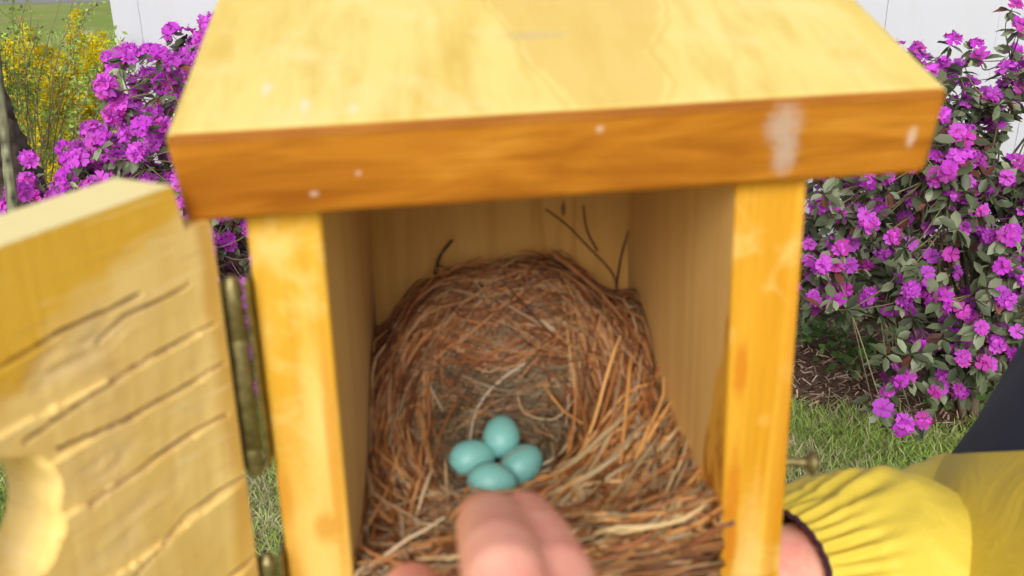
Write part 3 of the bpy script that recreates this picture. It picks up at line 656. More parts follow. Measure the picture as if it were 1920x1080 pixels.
def hinge(z1, z0):
    rad = .0029; bm = bmesh.new(); n = 5; hgt = (z1-z0)/n; cuts = [z0, z0+.13*(z1-z0), z0+.72*(z1-z0), z1]; prof = [(.001, z0-.0012), (rad*.8, z0-.001)]
    for k in range(3):
        a, b_ = cuts[k], cuts[k+1]; prof += [(rad*.94, a+.0001), (rad, a+.0004), (rad, b_-.0004), (rad*.94, b_-.0001)]
    prof += [(rad*.75, z1+.0004), (rad*.75, z1+.0012), (rad*.4, z1+.0022), (.0005, z1+.0025)]
    lathe(bm, HX, HY, prof); h = bm_obj('hinge', bm, m_brass, nb_, smooth=False)
    for p in h.data.polygons: p.use_smooth = True
    bm = bmesh.new(); box(bm, -W2-T_-.0016, -W2-T_-.0002, HY, .018, z0, z1, .0003); bm_obj('leaf_plate', bm, m_brass, h)
    bm = bmesh.new()
    a = Vector((HX, HY, 0))
    vs = []
    p0 = a+DN*.001; p1 = Vector((-.0956, -.0103, 0))+DN*.017-DU*.0006
    for p in (p0, p1):
        for off in (0, .0012):
            for z in (z0, z1): vs.append(bm.verts.new(p-DU*off+Vector((0, 0, z))))
    for q_ in ((0, 1, 3, 2), (4, 6, 7, 5), (0, 4, 5, 1), (2, 3, 7, 6), (0, 2, 6, 4), (1, 5, 7, 3)): bm.faces.new([vs[i] for i in q_])
    bm_obj('leaf_plate', bm, m_brass, h)
z_top = zat(432, 530, HX, HY); z_bot = zat(488, 880, HX, HY); z_top2 = zat(510, 1046, HX, HY)
hinge(z_top, z_bot); hinge(z_top2, z_top2-(z_top-z_bot))
# catch screw in the right hand board
sc0 = Vector(tuple(at(1456, 868, .335))); bm = bmesh.new()
lathe(bm, 0, 0, [(.0006, -.012), (.0016, -.010), (.0017, .007), (.0020, .0075), (.0046, .0095), (.0046, .0110), (.0030, .0116), (.0004, .0118)])
sx_ = W2+T_+LEAN*sc0.z; scr = bm_obj('screw', bm, m_brass, nb_, smooth=True, shift=False)
zsc = zat(1470, 862, sx_+.004, .006)
scr.matrix_local = Matrix.Translation(Vector((sx_+.001, .006, zsc))-nb_.location) @ Matrix.Rotation(R(92), 4, 'Y') @ Matrix.Rotation(R(8), 4, 'X')
# post that carries the box
bm = bmesh.new(); box(bm, -.045, .045, D_+T_+.001, D_+T_+.09, G-.02, -.29, .004); box(bm, -.03, .03, D_+T_+.0005, D_+T_+.02, -.30, -.10, .002)
tag(bm_obj('post', bm, wood('post_wood', (.30, .24, .17), (.24, .19, .13), (.15, .11, .07), (40, 40, 3), 4.4, .8, 0)), 'weathered wooden post standing behind and below the nest box', 'post')

# ------------------------------------------------------------------ nest
CX, CY = -.004, .094
def sst(a, b_, x): q_ = np.clip((x-a)/(b_-a), 0, 1); return q_*q_*(3-2*q_)
def hgt(x, y):
    base = -.1185 + .043*sst(.078, .165, y) + .009*x/.065 + .007*(1-sst(.0, .03, y)) - .022*sst(.034, .064, np.abs(x+.004))*sst(.12, .175, y)
    r_ = np.hypot((x-CX), (y-CY)*.84); side_ = sst(-.03, .03, (y-CY)+.45*np.abs(x-CX))
    rim = base + .012*np.exp(-((r_-.050)/.012)**2)*side_
    bowl = -.1240 + .018*(r_/.045)**2*sst(-.03, .02, y-CY+.3*np.abs(x-CX))
    return rim + (bowl-rim)*(1-sst(.030, .050, r_))
v, raw = None, None
nest = empty('nest', (0, .09, -.16), 'round cup nest of dry pine needles and grass inside the nest box', 'nest')
gx, gy = np.meshgrid(np.linspace(-.064, .0685, 60), np.linspace(.001, .177, 80)); gzv = hgt(gx, gy)-.005+rng.normal(0, .001, gx.shape)
V = np.stack([gx, gy, gzv], 2).reshape(-1, 3); ix = np.arange(gx.size).reshape(gx.shape)
q = np.stack([ix[:-1, :-1], ix[:-1, 1:], ix[1:, 1:], ix[1:, :-1]], -1).reshape(-1, 4)
fr = np.concatenate([V[ix[0]], V[ix[0]]*[1, 1, 0]+[0, 0, -.179]]); nfr = len(ix[0]); qf = np.stack([np.arange(nfr-1), np.arange(1, nfr), np.arange(1, nfr)+nfr, np.arange(nfr-1)+nfr], 1)
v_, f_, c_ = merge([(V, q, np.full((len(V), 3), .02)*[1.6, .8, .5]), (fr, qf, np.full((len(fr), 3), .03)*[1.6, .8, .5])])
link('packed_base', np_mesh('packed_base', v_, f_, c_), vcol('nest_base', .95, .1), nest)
def straws(n, r0, r1, length, rad, jitter, cols, zj, seed, align=1.0, region=None, m=9, ang0=None, hang=False):
    r = np.random.default_rng(seed); P = []
    while len(P) < n:
        if region: x, y = r.uniform(region[0], region[1]), r.uniform(region[2], region[3])
        else: x, y = r.uniform(-.063, .063), r.uniform(.0, .176)
        rr_ = math.hypot(x-CX, y-CY)
        if not (r0 <= rr_ <= r1): continue
        th0 = math.atan2(y-CY, x-CX)+math.pi/2
        th = (ang0+r.normal(0, jitter)) if ang0 is not None else th0 + (r.normal(0, jitter) if r.random() < align else r.uniform(0, 6.3))
        if r.random() < .5: th += math.pi; sg = -1
        else: sg = 1
        L = r.uniform(*length); curv = (sg if ang0 is None else r.normal(0, .3))*r.uniform(.3, 1.1)/max(rr_, .02)
        s = np.linspace(-L/2, L/2, m); a = th+curv*s*.8; ds = s[1]-s[0]
        px = x+np.cumsum(np.cos(a))*ds - np.sum(np.cos(a[:m//2]))*ds; py = y+np.cumsum(np.sin(a))*ds - np.sum(np.sin(a[:m//2]))*ds
        if np.hypot(px-CX, (py-CY)*.84).min() < r0*.82: continue
        px = np.clip(px, -.0638, .0655+.003*(y < .08)); py = np.clip(py, -.008+r.uniform(0, .01), .1765)
        o = r.uniform(*zj); tilt = r.normal(0, .10)
        pz = hgt(px, np.clip(py, 0, .177)) + o + tilt*s + .0008*np.sin(s*200+r.uniform(0, 6)); pz = pz if hang else np.maximum(pz, hgt(px, py)-.004)
        P.append(np.stack([px, py, pz], 1))
    P = np.array(P); C_ = np.array(cols)[r.integers(0, len(cols), n)]*r.uniform(.4, 1.15, (n, 1))
    rad_ = (r.uniform(*rad, n)[:, None])*np.concatenate([[.5], np.ones(m-2), [.35]])[None]
    return tubes(P, rad_, np.clip(C_, 0, 1), 4)
RED = [(.34, .12, .040), (.46, .19, .065), (.26, .085, .03), (.54, .27, .10), (.16, .055, .022), (.50, .31, .17)]
TAN = [(.36, .26, .14), (.26, .18, .10), (.18, .115, .06), (.46, .37, .24), (.24, .20, .11), (.18, .10, .05)]
ORG = [(.58, .29, .09), (.42, .17, .05), (.56, .31, .13), (.50, .32, .14), (.30, .11, .03), (.18, .06, .02)]
v_, f_, c_ = merge([straws(5200, .045, .2, (.04, .12), (.00030, .00066), .24, RED, (-.004, .009), 1), straws(520, .044, .2, (.03, .08), (.00025, .0006), 1.2, RED+TAN, (.0, .012), 2, .5), straws(200, .05, .2, (.04, .08), (.0003, .0006), .5, RED, (.006, .018), 22, region=(-.06, .06, .12, .176))])
link('needle_wall', np_mesh('needle_wall', v_, f_, c_), vcol('pine_needle', .6, .35), nest)
v_, f_, c_ = merge([straws(3000, .0, .052, (.025, .07), (.00022, .0005), .28, TAN, (-.003, .002), 3), straws(420, .030, .064, (.03, .07), (.00025, .0005), .4, TAN+RED, (.0, .004), 26, region=(-.045, .045, .09, .16)), straws(300, .0, .050, (.03, .07), (.0003, .0005), .3, RED+ORG, (-.001, .003), 27), straws(220, .018, .050, (.03, .06), (.0003, .0006), .5, TAN, (.0, .004), 6)])
c_ = c_*.80  # shade put into the lining colour so the cup looks deeper
link('cup_lining', np_mesh('cup_lining', v_, f_, c_), vcol('dry_grass', .6, .35), nest)
v_, f_, c_ = merge([straws(420, .030, .2, (.03, .07), (.00035, .00080), .45, ORG+RED[:3], (-.001, .013), 4, region=(.012, .067, -.006, .075), ang0=R(38)),
                    straws(240, .030, .2, (.03, .06), (.0003, .0007), .6, ORG+RED, (-.001, .011), 5, region=(-.0635, .0, -.004, .05), ang0=R(105)),
                    straws(260, .035, .2, (.04, .08), (.0003, .0008), .25, RED+ORG, (.002, .010), 15, region=(.03, .0635, .04, .15), ang0=R(95)),
                    straws(180, .035, .2, (.04, .08), (.0003, .0007), .25, RED, (.002, .008), 16, region=(-.0635, -.035, .04, .15), ang0=R(88)),
                    straws(190, .040, .2, (.05, .10), (.00055, .0010), .4, [(.66, .34, .11), (.56, .26, .08), (.62, .44, .22), (.40, .15, .04), (.50, .38, .22)], (.004, .015), 41, region=(.005, .067, -.006, .085), ang0=R(48)),
                    straws(70, .040, .2, (.04, .08), (.0005, .0009), .7, [(.62, .46, .28), (.50, .24, .09), (.40, .15, .04)], (.004, .012), 42, region=(-.063, -.01, -.004, .07), ang0=R(80)),
                    straws(420, .03, .2, (.03, .07), (.0004, .0009), .3, ORG+RED, (-.035, .002), 17, region=(-.063, .067, -.008, .001), ang0=R(5), hang=True)])
link('loose_straw', np_mesh('loose_straw', v_, f_, c_), vcol('straw', .55, .4), nest)
def strand(name, pts, rad, col, mat, parent, label=None, tip=None):
    pts = [np.array(p) for p in pts]; m = 24; k = np.linspace(0, len(pts)-1, m); P = []
    for q_ in k:                       # Catmull-Rom through the points
        i = min(int(q_), len(pts)-2); s = q_-i; p0 = pts[max(i-1, 0)]; p1 = pts[i]; p2 = pts[i+1]; p3 = pts[min(i+2, len(pts)-1)]
        P.append(.5*((2*p1)+(-p0+p2)*s+(2*p0-5*p1+4*p2-p3)*s*s+(-p0+3*p1-3*p2+p3)*s**3))
    P = np.array(P)[None]; v_, f_, c_ = tubes(P, (rad*(1-.3*np.linspace(0, 1, m)))[None], np.array([col]), 8)
    if tip is not None:
        g = (np.arange(len(v_))//8)/m; c_ = c_.copy(); c_[g > .86] = tip; 
    o = link(name, np_mesh(name, v_, f_, c_), mat, parent)
    return tag(o, label) if label else o
m_twig = vcol('twig', .7, .3)
def onwall(px, py, y=D_-.0022): 
    r = at(px, py, 1)-CAM; return CAM+r*((y-CAM[1])/r[1])
strand('twig', [onwall(815, 515, .170), onwall(825, 480, .171), onwall(848, 450, .172)], .0009, (.05, .03, .02), m_twig, nest, 'short dark twig against the back wall', (.03, .02, .02))
strand('twig', [onwall(818, 497, .171), onwall(835, 502, .168), onwall(850, 512, .165)], .0008, (.06, .035, .02), m_twig, nest)
strand('twig', [onwall(1155, 560), onwall(1150, 515), onwall(1100, 460), onwall(1060, 420), onwall(1022, 392)], .00055, (.16, .06, .03), m_twig, nest, 'thin forked twig climbing the back wall')
strand('twig', [onwall(1157, 600), onwall(1156, 540), onwall(1165, 480), onwall(1180, 430)], .00075, (.13, .045, .025), m_twig, nest)
strand('twig', [onwall(1120, 470), onwall(1100, 430), onwall(1094, 385)], .0006, (.15, .06, .03), m_twig, nest)
# long pale straws lying across the cup
pale = (.56, .45, .33)
def onnest(px, py, up=.0058):
    r = at(px, py, 1)-CAM; k = .2
    for _ in range(400):
        p = CAM+r*k
        if p[2] < float(hgt(np.array(p[0]), np.array(min(max(p[1], 0), .177))))+up: break
        k += .001
    return p
for pts, rd_, cc_ in (([(880, 835), (893, 770), (930, 720), (985, 680)], .0006, pale), ([(862, 520), (930, 560), (1040, 625), (1120, 690)], .0008, (.36, .22, .13)), ([(1000, 595), (1050, 625)], .0018, (.45, .33, .20)),
                      ([(752, 845), (760, 930), (768, 1040)], .0009, (.55, .40, .27)), ([(730, 900), (790, 940), (850, 960)], .0007, pale), ([(970, 740), (985, 775), (1040, 785), (1085, 740)], .0005, (.48, .32, .17)),
                      ([(770, 700), (790, 660), (830, 600)], .0006, pale), ([(850, 665), (890, 650), (935, 668)], .0005, pale), ([(1085, 960), (1170, 940), (1255, 925)], .0009, (.52, .22, .08)), ([(1100, 1010), (1200, 1000), (1290, 1010)], .0009, (.55, .27, .08)),
                      ([(790, 585), (820, 640), (800, 700), (830, 770)], .0005, (.4, .3, .2)), ([(1000, 880), (1050, 850), (1080, 800)], .0006, (.52, .42, .26))):
    strand('straw', [onnest(*p) for p in pts], rd_, cc_, m_twig, nest)
strand('twig', [at(1290, 1030, .335), at(1325, 1002, .325), at(1375, 980, .315)], .0010, (.28, .10, .05), m_twig, nest, 'reddish stem with a dark grey tip poking past the right post', (.10, .09, .11))

# eggs
m_egg, t, b = newmat('egg_shell', .42, .4); v, raw = coord(t); nn = noise(t, raw, 120, 4, .6)
t.links.new(mix(t, math_(t, 'MULTIPLY', nn, .5), (.155, .40, .37), (.21, .45, .39)), b.inputs['Base Color']); b.inputs['Subsurface Weight'].default_value = .12; b.inputs['Subsurface Scale'].default_value = .003
bump(t, b, noise(t, raw, 900, 3), .08, .0004)
eggs = [((940, 818, .431), (.1, 1.0, .35), 'blue egg at the back of the clutch, farthest from the fingers'), ((886, 860, .422), (1.0, .35, -.05), 'blue egg at the left of the clutch'),
        ((979, 871, .419), (.75, .7, .25), 'blue egg at the right of the clutch'), ((923, 905, .4035), (1.0, -.1, -.1), 'blue egg at the front, partly hidden by the fingers')]
for (p, d, lab) in eggs:
    bm = bmesh.new(); bmesh.ops.create_uvsphere(bm, u_segments=40, v_segments=28, radius=1)
    for v_ in bm.verts:
        z = v_.co.z; k = .0085*(1-.10*z); v_.co.x *= k; v_.co.y *= k; v_.co.z = z*.0108
    me = bpy.data.meshes.new('egg'); bm.to_mesh(me); bm.free()
    o = link('egg', me, m_egg); o.location = at(*p); o.rotation_euler = Vector(d).to_track_quat('Z', 'Y').to_euler(); tag(o, lab, 'egg', 'eggs in the nest')
# hair thin rootlets over the eggs
for pts in ([(858, 893, .408), (890, 886, .404), (915, 880, .404)], [(935, 872, .404), (955, 852, .4), (990, 838, .405)]):
    strand('rootlet', [at(*p) for p in pts], .00028, (.24, .16, .12), m_twig, nest)

# ------------------------------------------------------------------ people
m_skin, t, b = newmat('skin', .5, .35); v, raw = coord(t); n1 = noise(t, raw, 48, 4, .6); n2 = noise(t, raw, 450, 3, .6)
c = mix(t, ramp(t, n1, [(.35, (0, 0, 0)), (.65, (1, 1, 1))]), (.82, .43, .32), (.76, .29, .23)); t.links.new(c, b.inputs['Base Color'])
b.inputs['Subsurface Weight'].default_value = .2; b.inputs['Subsurface Radius'].default_value = (1, .35, .2); b.inputs['Subsurface Scale'].default_value = .005
wv = N(t, 'TexVoronoi', i_Scale=500.0); t.links.new(raw, wv.inputs['Vector']); bump(t, b, math_(t, 'ADD', wv.outputs['Distance'], n2), .25, .0004)
def capsules(bm, chain, seg=16):
    """tapered rounded limb through (point, radius)"""
    P = [np.array(p) for p, _ in chain]; Rr = [r_ for _, r_ in chain]
    for i in range(len(P)-1):
        d = P[i+1]-P[i]; L = np.linalg.norm(d); A = frames(d[None], np.array([0.]))[0]; prof = []
        r0, r1 = Rr[i], Rr[i+1]
        for k in range(7): a = -math.pi/2+k*math.pi/12; prof.append((math.cos(a)*r0, math.sin(a)*r0))
        for k in range(1, 7): a = k*math.pi/12; prof.append((math.cos(a)*r1, L+math.sin(a)*r1))
        prof.insert(7, (r0*.5+r1*.5, L*.5)); rings = []
        for rr_, z in prof:
            rr_ = max(rr_, 1e-5); rings.append([bm.verts.new(P[i]+A@np.array([rr_*math.cos(2*math.pi*j/seg), rr_*math.sin(2*math.pi*j/seg), z])) for j in range(seg)])
        for a, b_ in zip(rings[:-1], rings[1:]):
            for j in range(seg): bm.faces.new([a[j], a[(j+1) % seg], b_[(j+1) % seg], b_[j]])
        bm.faces.new(rings[0][::-1]); bm.faces.new(rings[-1])
def ellip(bm, c, ax, rad):
    """ax 3x3 columns, rad 3"""
    r_ = bmesh.ops.create_icosphere(bm, subdivisions=3, radius=1); A = np.array(ax)*np.array(rad)[None]
    for v_ in r_['verts']: v_.co = Vector(np.array(c)+A@np.array(v_.co))
def fleshy(name, bm, parent, voxel=.0013, mat=None, smooth_it=6):
    o = bm_obj(name, bm, mat or m_skin, parent, smooth=True)
    md = o.modifiers.new('union', 'REMESH'); md.mode = 'VOXEL'; md.voxel_size = voxel; md.use_smooth_shade = True
    ms_ = o.modifiers.new('soften', 'SMOOTH'); ms_.factor = .6; ms_.iterations = smooth_it
    return o
# the hand reaching in from below the camera (a right hand, back of it to us)
p2 = empty('person', tuple(at(1050, 2400, .12)*[1, 1, 0]+[0, 0, G]), 'person reaching a bare hand into the nest box, pointing at the eggs', 'person')
bm = bmesh.new()
fing = {'thumb': [((772, 1113, .250), .0083), ((785, 1215, .220), .0096), ((860, 1400, .185), .012), ((960, 1760, .150), .016)],
        'index': [((914, 980, .250), .0084), ((922, 990, .232), .0088), ((938, 1050, .203), .0091), ((948, 1090, .192), .0088), ((985, 1330, .170), .0105), ((1000, 1420, .165), .012)],
        'middle': [((982, 982, .246), .0086), ((1008, 1022, .228), .0090), ((1040, 1090, .208), .0092), ((1080, 1300, .180), .0105), ((1110, 1450, .168), .012)],
        'ring': [((1140, 1180, .240), .0078), ((1165, 1190, .220), .0080), ((1175, 1230, .205), .0084), ((1190, 1400, .180), .0098), ((1210, 1500, .170), .0115)],
        'little': [((1196, 1132+60, .240), .0068), ((1225, 1250, .215), .0072), ((1270, 1420, .190), .0080), ((1300, 1540, .175), .010)]}
for k_, ch in fing.items(): capsules(bm, [(at(*p), r_) for p, r_ in ch])
kn = [at(1000, 1420, .165), at(1110, 1450, .168), at(1210, 1500, .170), at(1300, 1540, .175)]; wr = at(1250, 3200, .085)
for k_, p in enumerate(kn): capsules(bm, [(p, .0125-.0006*k_), ((p+wr)/2, .0135), (wr, .017)])
capsules(bm, [(at(960, 1760, .150), .015), ((at(960, 1760, .150)+wr)/2, .017), (wr, .02)])
elb = wr + np.array([.10, -.22, -.10]); capsules(bm, [(wr, .024), ((wr+elb)/2, .036), (elb, .042)])
o = fleshy('body', bm, p2, .0012)

# the neighbour at the right: yellow jacket, standing facing the box
def sweep(path, radf, m_t, n_s, disp, squash=None):
    """smooth tube grid: path function 0..1 -> point"""
    ts = np.linspace(0, 1, n_s); P = np.array([path(q_) for q_ in ts]); tg = np.gradient(P, axis=0); tg /= np.linalg.norm(tg, axis=1, keepdims=True)
    a = np.cross(tg[0], [0, 0, 1.]); a /= np.linalg.norm(a); A = [a]
    for i in range(1, n_s):
        a = A[-1]-tg[i]*(A[-1]@tg[i]); A.append(a/np.linalg.norm(a))
    A = np.array(A); B = np.cross(tg, A); th = np.linspace(0, 2*np.pi, m_t+1)[:-1]; V = np.zeros((n_s, m_t, 3))
    for i in range(n_s):
        for j in range(m_t):
            r_ = radf(ts[i]); nrm = A[i]*math.cos(th[j])+B[i]*math.sin(th[j]); V[i, j] = P[i]+nrm*(r_+disp(ts[i], th[j], P[i]+nrm*r_))
    ix = np.arange(n_s*m_t).reshape(n_s, m_t); j2 = (np.arange(m_t)+1) % m_t
    q_ = np.stack([ix[:-1], ix[:-1][:, j2], ix[1:][:, j2], ix[1:]], -1).reshape(-1, 4)
    return V.reshape(-1, 3), q_
def cam3(x, dn, d): return CAM + CR*x - CU*dn + CF*d
def crv(pts):
    pts = [np.array(p) for p in pts]
    def f(t_):
        q_ = t_*(len(pts)-1); i = min(int(q_), len(pts)-2); s = q_-i; p0 = pts[i-1] if i else 2*pts[0]-pts[1]; p1 = pts[i]; pp = pts[i+1]; p3 = pts[i+2] if i+2 < len(pts) else 2*pts[-1]-pts[-2]
        return .5*((2*p1)+(-p0+pp)*s+(2*p0-5*p1+4*pp-p3)*s*s+(-p0+3*p1-3*pp+p3)*s**3)
    return f
wrist = cam3(.128, .146, .462); elbow = cam3(.345, .168, .575)
P0 = at(1772, 920, .42); fwd = np.array([-1., 0, 0]); sidev = np.array([0, 1., 0]); upv = np.array([0, 0, 1.])
torso_c = np.array([P0[0]+.247, P0[1]+.03, 0]); should = torso_c + np.array([0, .19, G+1.30])
per = empty('person', (torso_c[0], torso_c[1], G), 'person in a yellow jacket with dark navy shoulders steadying the box from the right', 'person')
m_yel, t, b = newmat('yellow_rainwear', .55, .25); v, raw = coord(t); n1 = noise(t, raw, 8, 4, .5); n2 = noise(t, raw, 900, 3, .6)
t.links.new(mix(t, math_(t, 'MULTIPLY', n1, .6), (.65, .50, .065), (.57, .42, .045)), b.inputs['Base Color']); 
n3 = noise(t, raw, 26, 4, .55, .8); bump(t, b, math_(t, 'ADD', math_(t, 'MULTIPLY', n3, 6.0), math_(t, 'MULTIPLY', n2, .25)), .35, .0012)
m_navy, t, b = newmat('navy_fabric', .75, .3); v, raw = coord(t); t.links.new(mix(t, noise(t, raw, 20, 4), (.018, .022, .044), (.030, .035, .062)), b.inputs['Base Color']); bump(t, b, noise(t, raw, 700, 3), .3, .0006)
m_dark, t, b = newmat('cuff_lining', .9, .1); b.inputs['Base Color'].default_value = (.05, .02, .03, 1)
s_arm = crv([wrist, wrist*.5+elbow*.5+np.array([0, 0, -.004]), elbow+np.array([.01, .0, .0]), elbow*.5+should*.5+np.array([.07, .0, -.01]), should+np.array([.02, -.02, 0])])
def srad(t_):
    return float(np.interp(t_, [0, .015, .05, .12, .25, .42, .52, .7, 1], [.0375, .041, .0500, .0595, .064, .066, .072, .080, .088]))
def sdisp(t_, th, p):
    g = 0
    if t_ < .2:
        k = math.exp(-((t_-.022)/.035)**2)*min(1, .25+t_/.012); g += .0017*k*(math.sin(th*41+2.2*math.sin(th*2)+t_*25)+.6*math.sin(th*27+1.3+t_*50))
        g += .0016*math.exp(-((t_-.075)/.035)**2)*(1+.7*math.sin(th*3+1))*math.sin(th*19+3*math.sin(th*3)+t_*20)
        g -= .0016*math.exp(-((t_-.05)/.006)**2)
    q_ = Vector(p)*1.0
    g += .012*sst(.05, .2, t_)*mnoise.noise(q_*15+Vector((3, 1, 5))) + .004*sst(.06,.15,t_)*(1-abs(mnoise.noise(Vector((p[0]*34+p[2]*12, p[1]*20, p[2]*26)))))**4 + .0045*mnoise.noise(Vector((p[0]*22+p[2]*30, p[1]*22, p[2]*14-p[0]*12)))
    g += .004*math.exp(-((t_-.5)/.12)**2)*math.sin(t_*90+2*math.sin(th*2))
    return g
V, q = sweep(s_arm, srad, 360, 200, sdisp)
tcut = .71
fc = q; ring = fc[:, 0]//360
# lower sleeve and upper (navy) sleeve split along a slanted seam
ti = (V.reshape(200, 360, 3)[:, :, 2])
sel = ring > int(tcut*199)+0*ring
ang_i = fc[:, 0] % 360
seamr = (tcut*199 + 5*np.sin(ang_i/360*2*np.pi+2.0)).astype(int); sel = ring > seamr
def sub(name, mask, mat, parent, scale=None):
    ff = fc[mask]; used, inv = np.unique(ff, return_inverse=True); me = np_mesh(name, V[used], inv.reshape(ff.shape))
    o = link(name, me, mat, parent); md = o.modifiers.new('solid', 'SOLIDIFY'); md.thickness = .0012; md.offset = -1; return o
sub('sleeve', ~sel, m_yel, per); 
o = sub('shoulder_panel', sel, m_navy, per)
# dark elastic edge at the cuff
ringp = V.reshape(200, 360, 3)[0]; cen = ringp.mean(0); rp = (ringp-cen)*.985+cen - (s_arm(.01)-s_arm(0))/np.linalg.norm(s_arm(.01)-s_arm(0))*.0006
P = np.concatenate([rp, rp[:2]])[None]; v_, f_, c_ = tubes(P, np.full((1, len(P[0])), .0014), np.array([[.05, .02, .03]]), 6)
link('cuff_binding', np_mesh('cuff_binding', v_, f_), m_dark, per)
# body: one skin surface: head, neck, arm and both hands
def B(f_, s_, z_): return np.array([torso_c[0], torso_c[1], G]) + fwd*f_ + sidev*s_ + upv*z_
bm = bmesh.new()
ellip(bm, B(.035, 0, 1.60), np.stack([fwd, sidev, upv], 1), (.098, .076, .118)); ellip(bm, B(.07, 0, 1.545), np.stack([fwd, sidev, upv], 1), (.06, .05, .065))
capsules(bm, [(B(.055, 0, 1.545), .05), (B(.01, 0, 1.42), .058), (B(0, 0, 1.35), .06)])
capsules(bm, [(B(.125, 0, 1.605), .010), (B(.148, 0, 1.572), .013)]); capsules(bm, [(B(.122, -.022, 1.530), .007), (B(.128, 0, 1.530), .008), (B(.122, .022, 1.530), .007)]); capsules(bm, [(B(.126, -.012, 1.517), .006), (B(.126, .012, 1.517), .006)])
for s_ in (-1, 1):
    ellip(bm, B(.02, s_*.078, 1.585), np.stack([fwd, sidev, upv], 1), (.018, .008, .032)); capsules(bm, [(B(.118, s_*.018, 1.628), .009), (B(.108, s_*.045, 1.627), .008)])
xs = W2+T_-LEAN*.24; palm = np.array([xs+.019, .072, -.243])
capsules(bm, [(wrist*.5+elbow*.5, .040), (wrist, .031), (palm*.4+wrist*.6, .027), (palm, .019)])
for k_ in range(4):
    y_ = palm[1]+.036-.021*k_; L = (.045, .052, .048, .034)[k_]
    capsules(bm, [(np.array([palm[0]+.002, palm[1]*.5+y_*.5, palm[2]-.004]), .015), (np.array([xs+.010, y_, ZB-.006]), .0115), (np.array([xs-.012, y_, ZB-.0125]), .010), (np.array([xs-.012-L*.55, y_+.001, ZB-.0108]), .009), (np.array([xs-.012-L, y_+.002, ZB-.009]), .0078)])
capsules(bm, [(palm, .016), (palm+[-.003, -.030, .010], .013), (palm+[-.006, -.052, .014], .0105), (palm+[-.008, -.070, .016], .0088)])
capsules(bm, [(B(0, 0, 1.32), .05), (B(0, .15, 1.23), .04), (should*.5+elbow*.5+np.array([.07, .0, -.01]), .042), (elbow, .040), (wrist*.5+elbow*.5, .038)])
capsules(bm, [(B(0, 0, 1.32), .05), (B(0, -.15, 1.23), .04), (B(0, -.24, 1.05), .038), (B(.05, -.25, .95), .034)])
# far arm hanging
capsules(bm, [(B(.05, -.25, .95), .03), (B(.10, -.25, .84), .026), (B(.12, -.25, .80), .030), (B(.13, -.25, .76), .028)])
for k_ in range(4): capsules(bm, [(B(.11+.018*k_, -.25, .77), .012), (B(.115+.019*k_, -.245, .72), .0088), (B(.11+.018*k_, -.232, .68+.006*abs(k_-1.5)), .0078)])
capsules(bm, [(B(.10, -.245, .81), .013), (B(.085, -.225, .76), .010), (B(.088, -.218, .73), .0085)])
fleshy('body', bm, per, .003, smooth_it=4)
SEAM = float(at(1812, 856, .42)[2]-G)-.015
TILT = .65
# jacket torso, far sleeve, trousers, shoes, cap and eyes
def ellsweep(name, prof, mat, n=64, amp=.008, seed=0):
    """prof: (z, half depth, half width, forward offset)"""
    zs_ = np.array([p[0] for p in prof]); zz_ = np.linspace(zs_[0], zs_[-1], 70) if zs_[-1] > zs_[0] else np.linspace(zs_[-1], zs_[0], 70)
    o_ = np.argsort(zs_); a_ = np.array(prof)[o_]; V_ = []
    for z_ in zz_:
        hd_, hw_, of_ = (np.interp(z_, a_[:, 0], a_[:, k]) for k in (1, 2, 3))
        for j in range(n):
            th_ = 2*math.pi*j/n; zt_ = z_ - TILT*hw_*math.sin(th_)*math.exp(-((z_-SEAM)/.16)**2); p = B(of_+hd_*math.cos(th_), hw_*math.sin(th_), zt_); nn_ = mnoise.noise(Vector(p*9+seed))+.5*mnoise.noise(Vector((p[0]*20, p[1]*20, p[2]*9)))
            V_.append(B(of_+(hd_+amp*nn_)*math.cos(th_), (hw_+amp*nn_)*math.sin(th_), zt_))
    ix = np.arange(70*n).reshape(70, n); j2 = (np.arange(n)+1) % n; q_ = np.stack([ix[:-1], ix[:-1][:, j2], ix[1:][:, j2], ix[1:]], -1).reshape(-1, 4)
    return link(name, np_mesh(name, np.array(V_), q_), mat, per)
ellsweep('jacket', [(.70, .16, .205, .04), (.85, .165, .20, .085), (1.04, .155, .19, .085), (SEAM, .15, .19, .045)], m_yel)
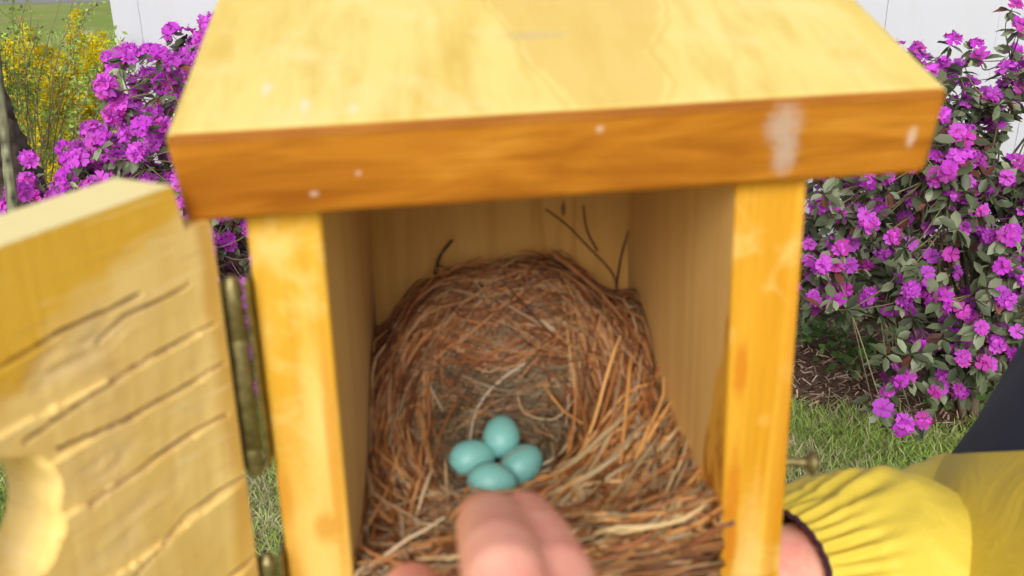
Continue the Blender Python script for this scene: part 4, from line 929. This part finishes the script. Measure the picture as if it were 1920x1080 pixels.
ellsweep('jacket_yoke', [(SEAM-.006, .1475, .1875, .043), (SEAM+.05, .145, .19, .015), (SEAM+.1, .14, .19, -.005), (1.30, .11, .175, -.01), (1.35, .085, .12, -.01), (1.40, .068, .072, .0)], m_navy)
hip = crv([B(0, -.12, 1.315), B(0, -.165, 1.285), B(.0, -.235, 1.14), B(.02, -.25, 1.02), B(.06, -.25, .90)]); V, q = sweep(hip, lambda t_: float(np.interp(t_, [0, .15, .3, 1], [.03, .070, .080, .05])), 48, 60, lambda t_, th, p: .006*mnoise.noise(Vector(p)*14))
o = link('sleeve', np_mesh('sleeve', V, q), m_yel, per)
bm = bmesh.new()
for s_ in (-1, 1): capsules(bm, [(B(0, s_*.085, .80), .105), (B(.02, s_*.10, .48), .075), (B(0, s_*.11, .10), .058)])
capsules(bm, [(B(0, -.07, .88), .12), (B(0, .07, .88), .12)])
fleshy('trousers', bm, per, .008, m_navy, 3)
for s_ in (-1, 1):
    bm = bmesh.new(); capsules(bm, [(B(-.05, s_*.11, .045), .042), (B(.06, s_*.115, .040), .040), (B(.15, s_*.12, .034), .032)]); fleshy('shoe', bm, per, .006, m_dark, 2)
    bm = bmesh.new(); ellip(bm, B(.118, s_*.031, 1.606), np.eye(3), (.012, .012, .011)); m_eye, t, b = newmat('eye', .1, .6); b.inputs['Base Color'].default_value = (.25, .2, .17, 1); bm_obj('eye', bm, m_eye, per, True)
bm = bmesh.new(); bmesh.ops.create_uvsphere(bm, u_segments=40, v_segments=24, radius=1)
bmesh.ops.delete(bm, geom=[v_ for v_ in bm.verts if v_.co.z < -.05], context='VERTS')
for v_ in bm.verts: v_.co = Vector(B(.03+.108*v_.co.x, .088*v_.co.y, 1.635+.10*v_.co.z))
bm_obj('cap', bm, m_navy, per, True)
bm = bmesh.new(); ellip(bm, B(-.01, 0, 1.575), np.stack([fwd, sidev, upv], 1), (.088, .083, .095)); m_hair, t, b = newmat('hair', .6, .4); b.inputs['Base Color'].default_value = (.10, .06, .035, 1)
fleshy('hair', bm, per, .004, m_hair, 2)
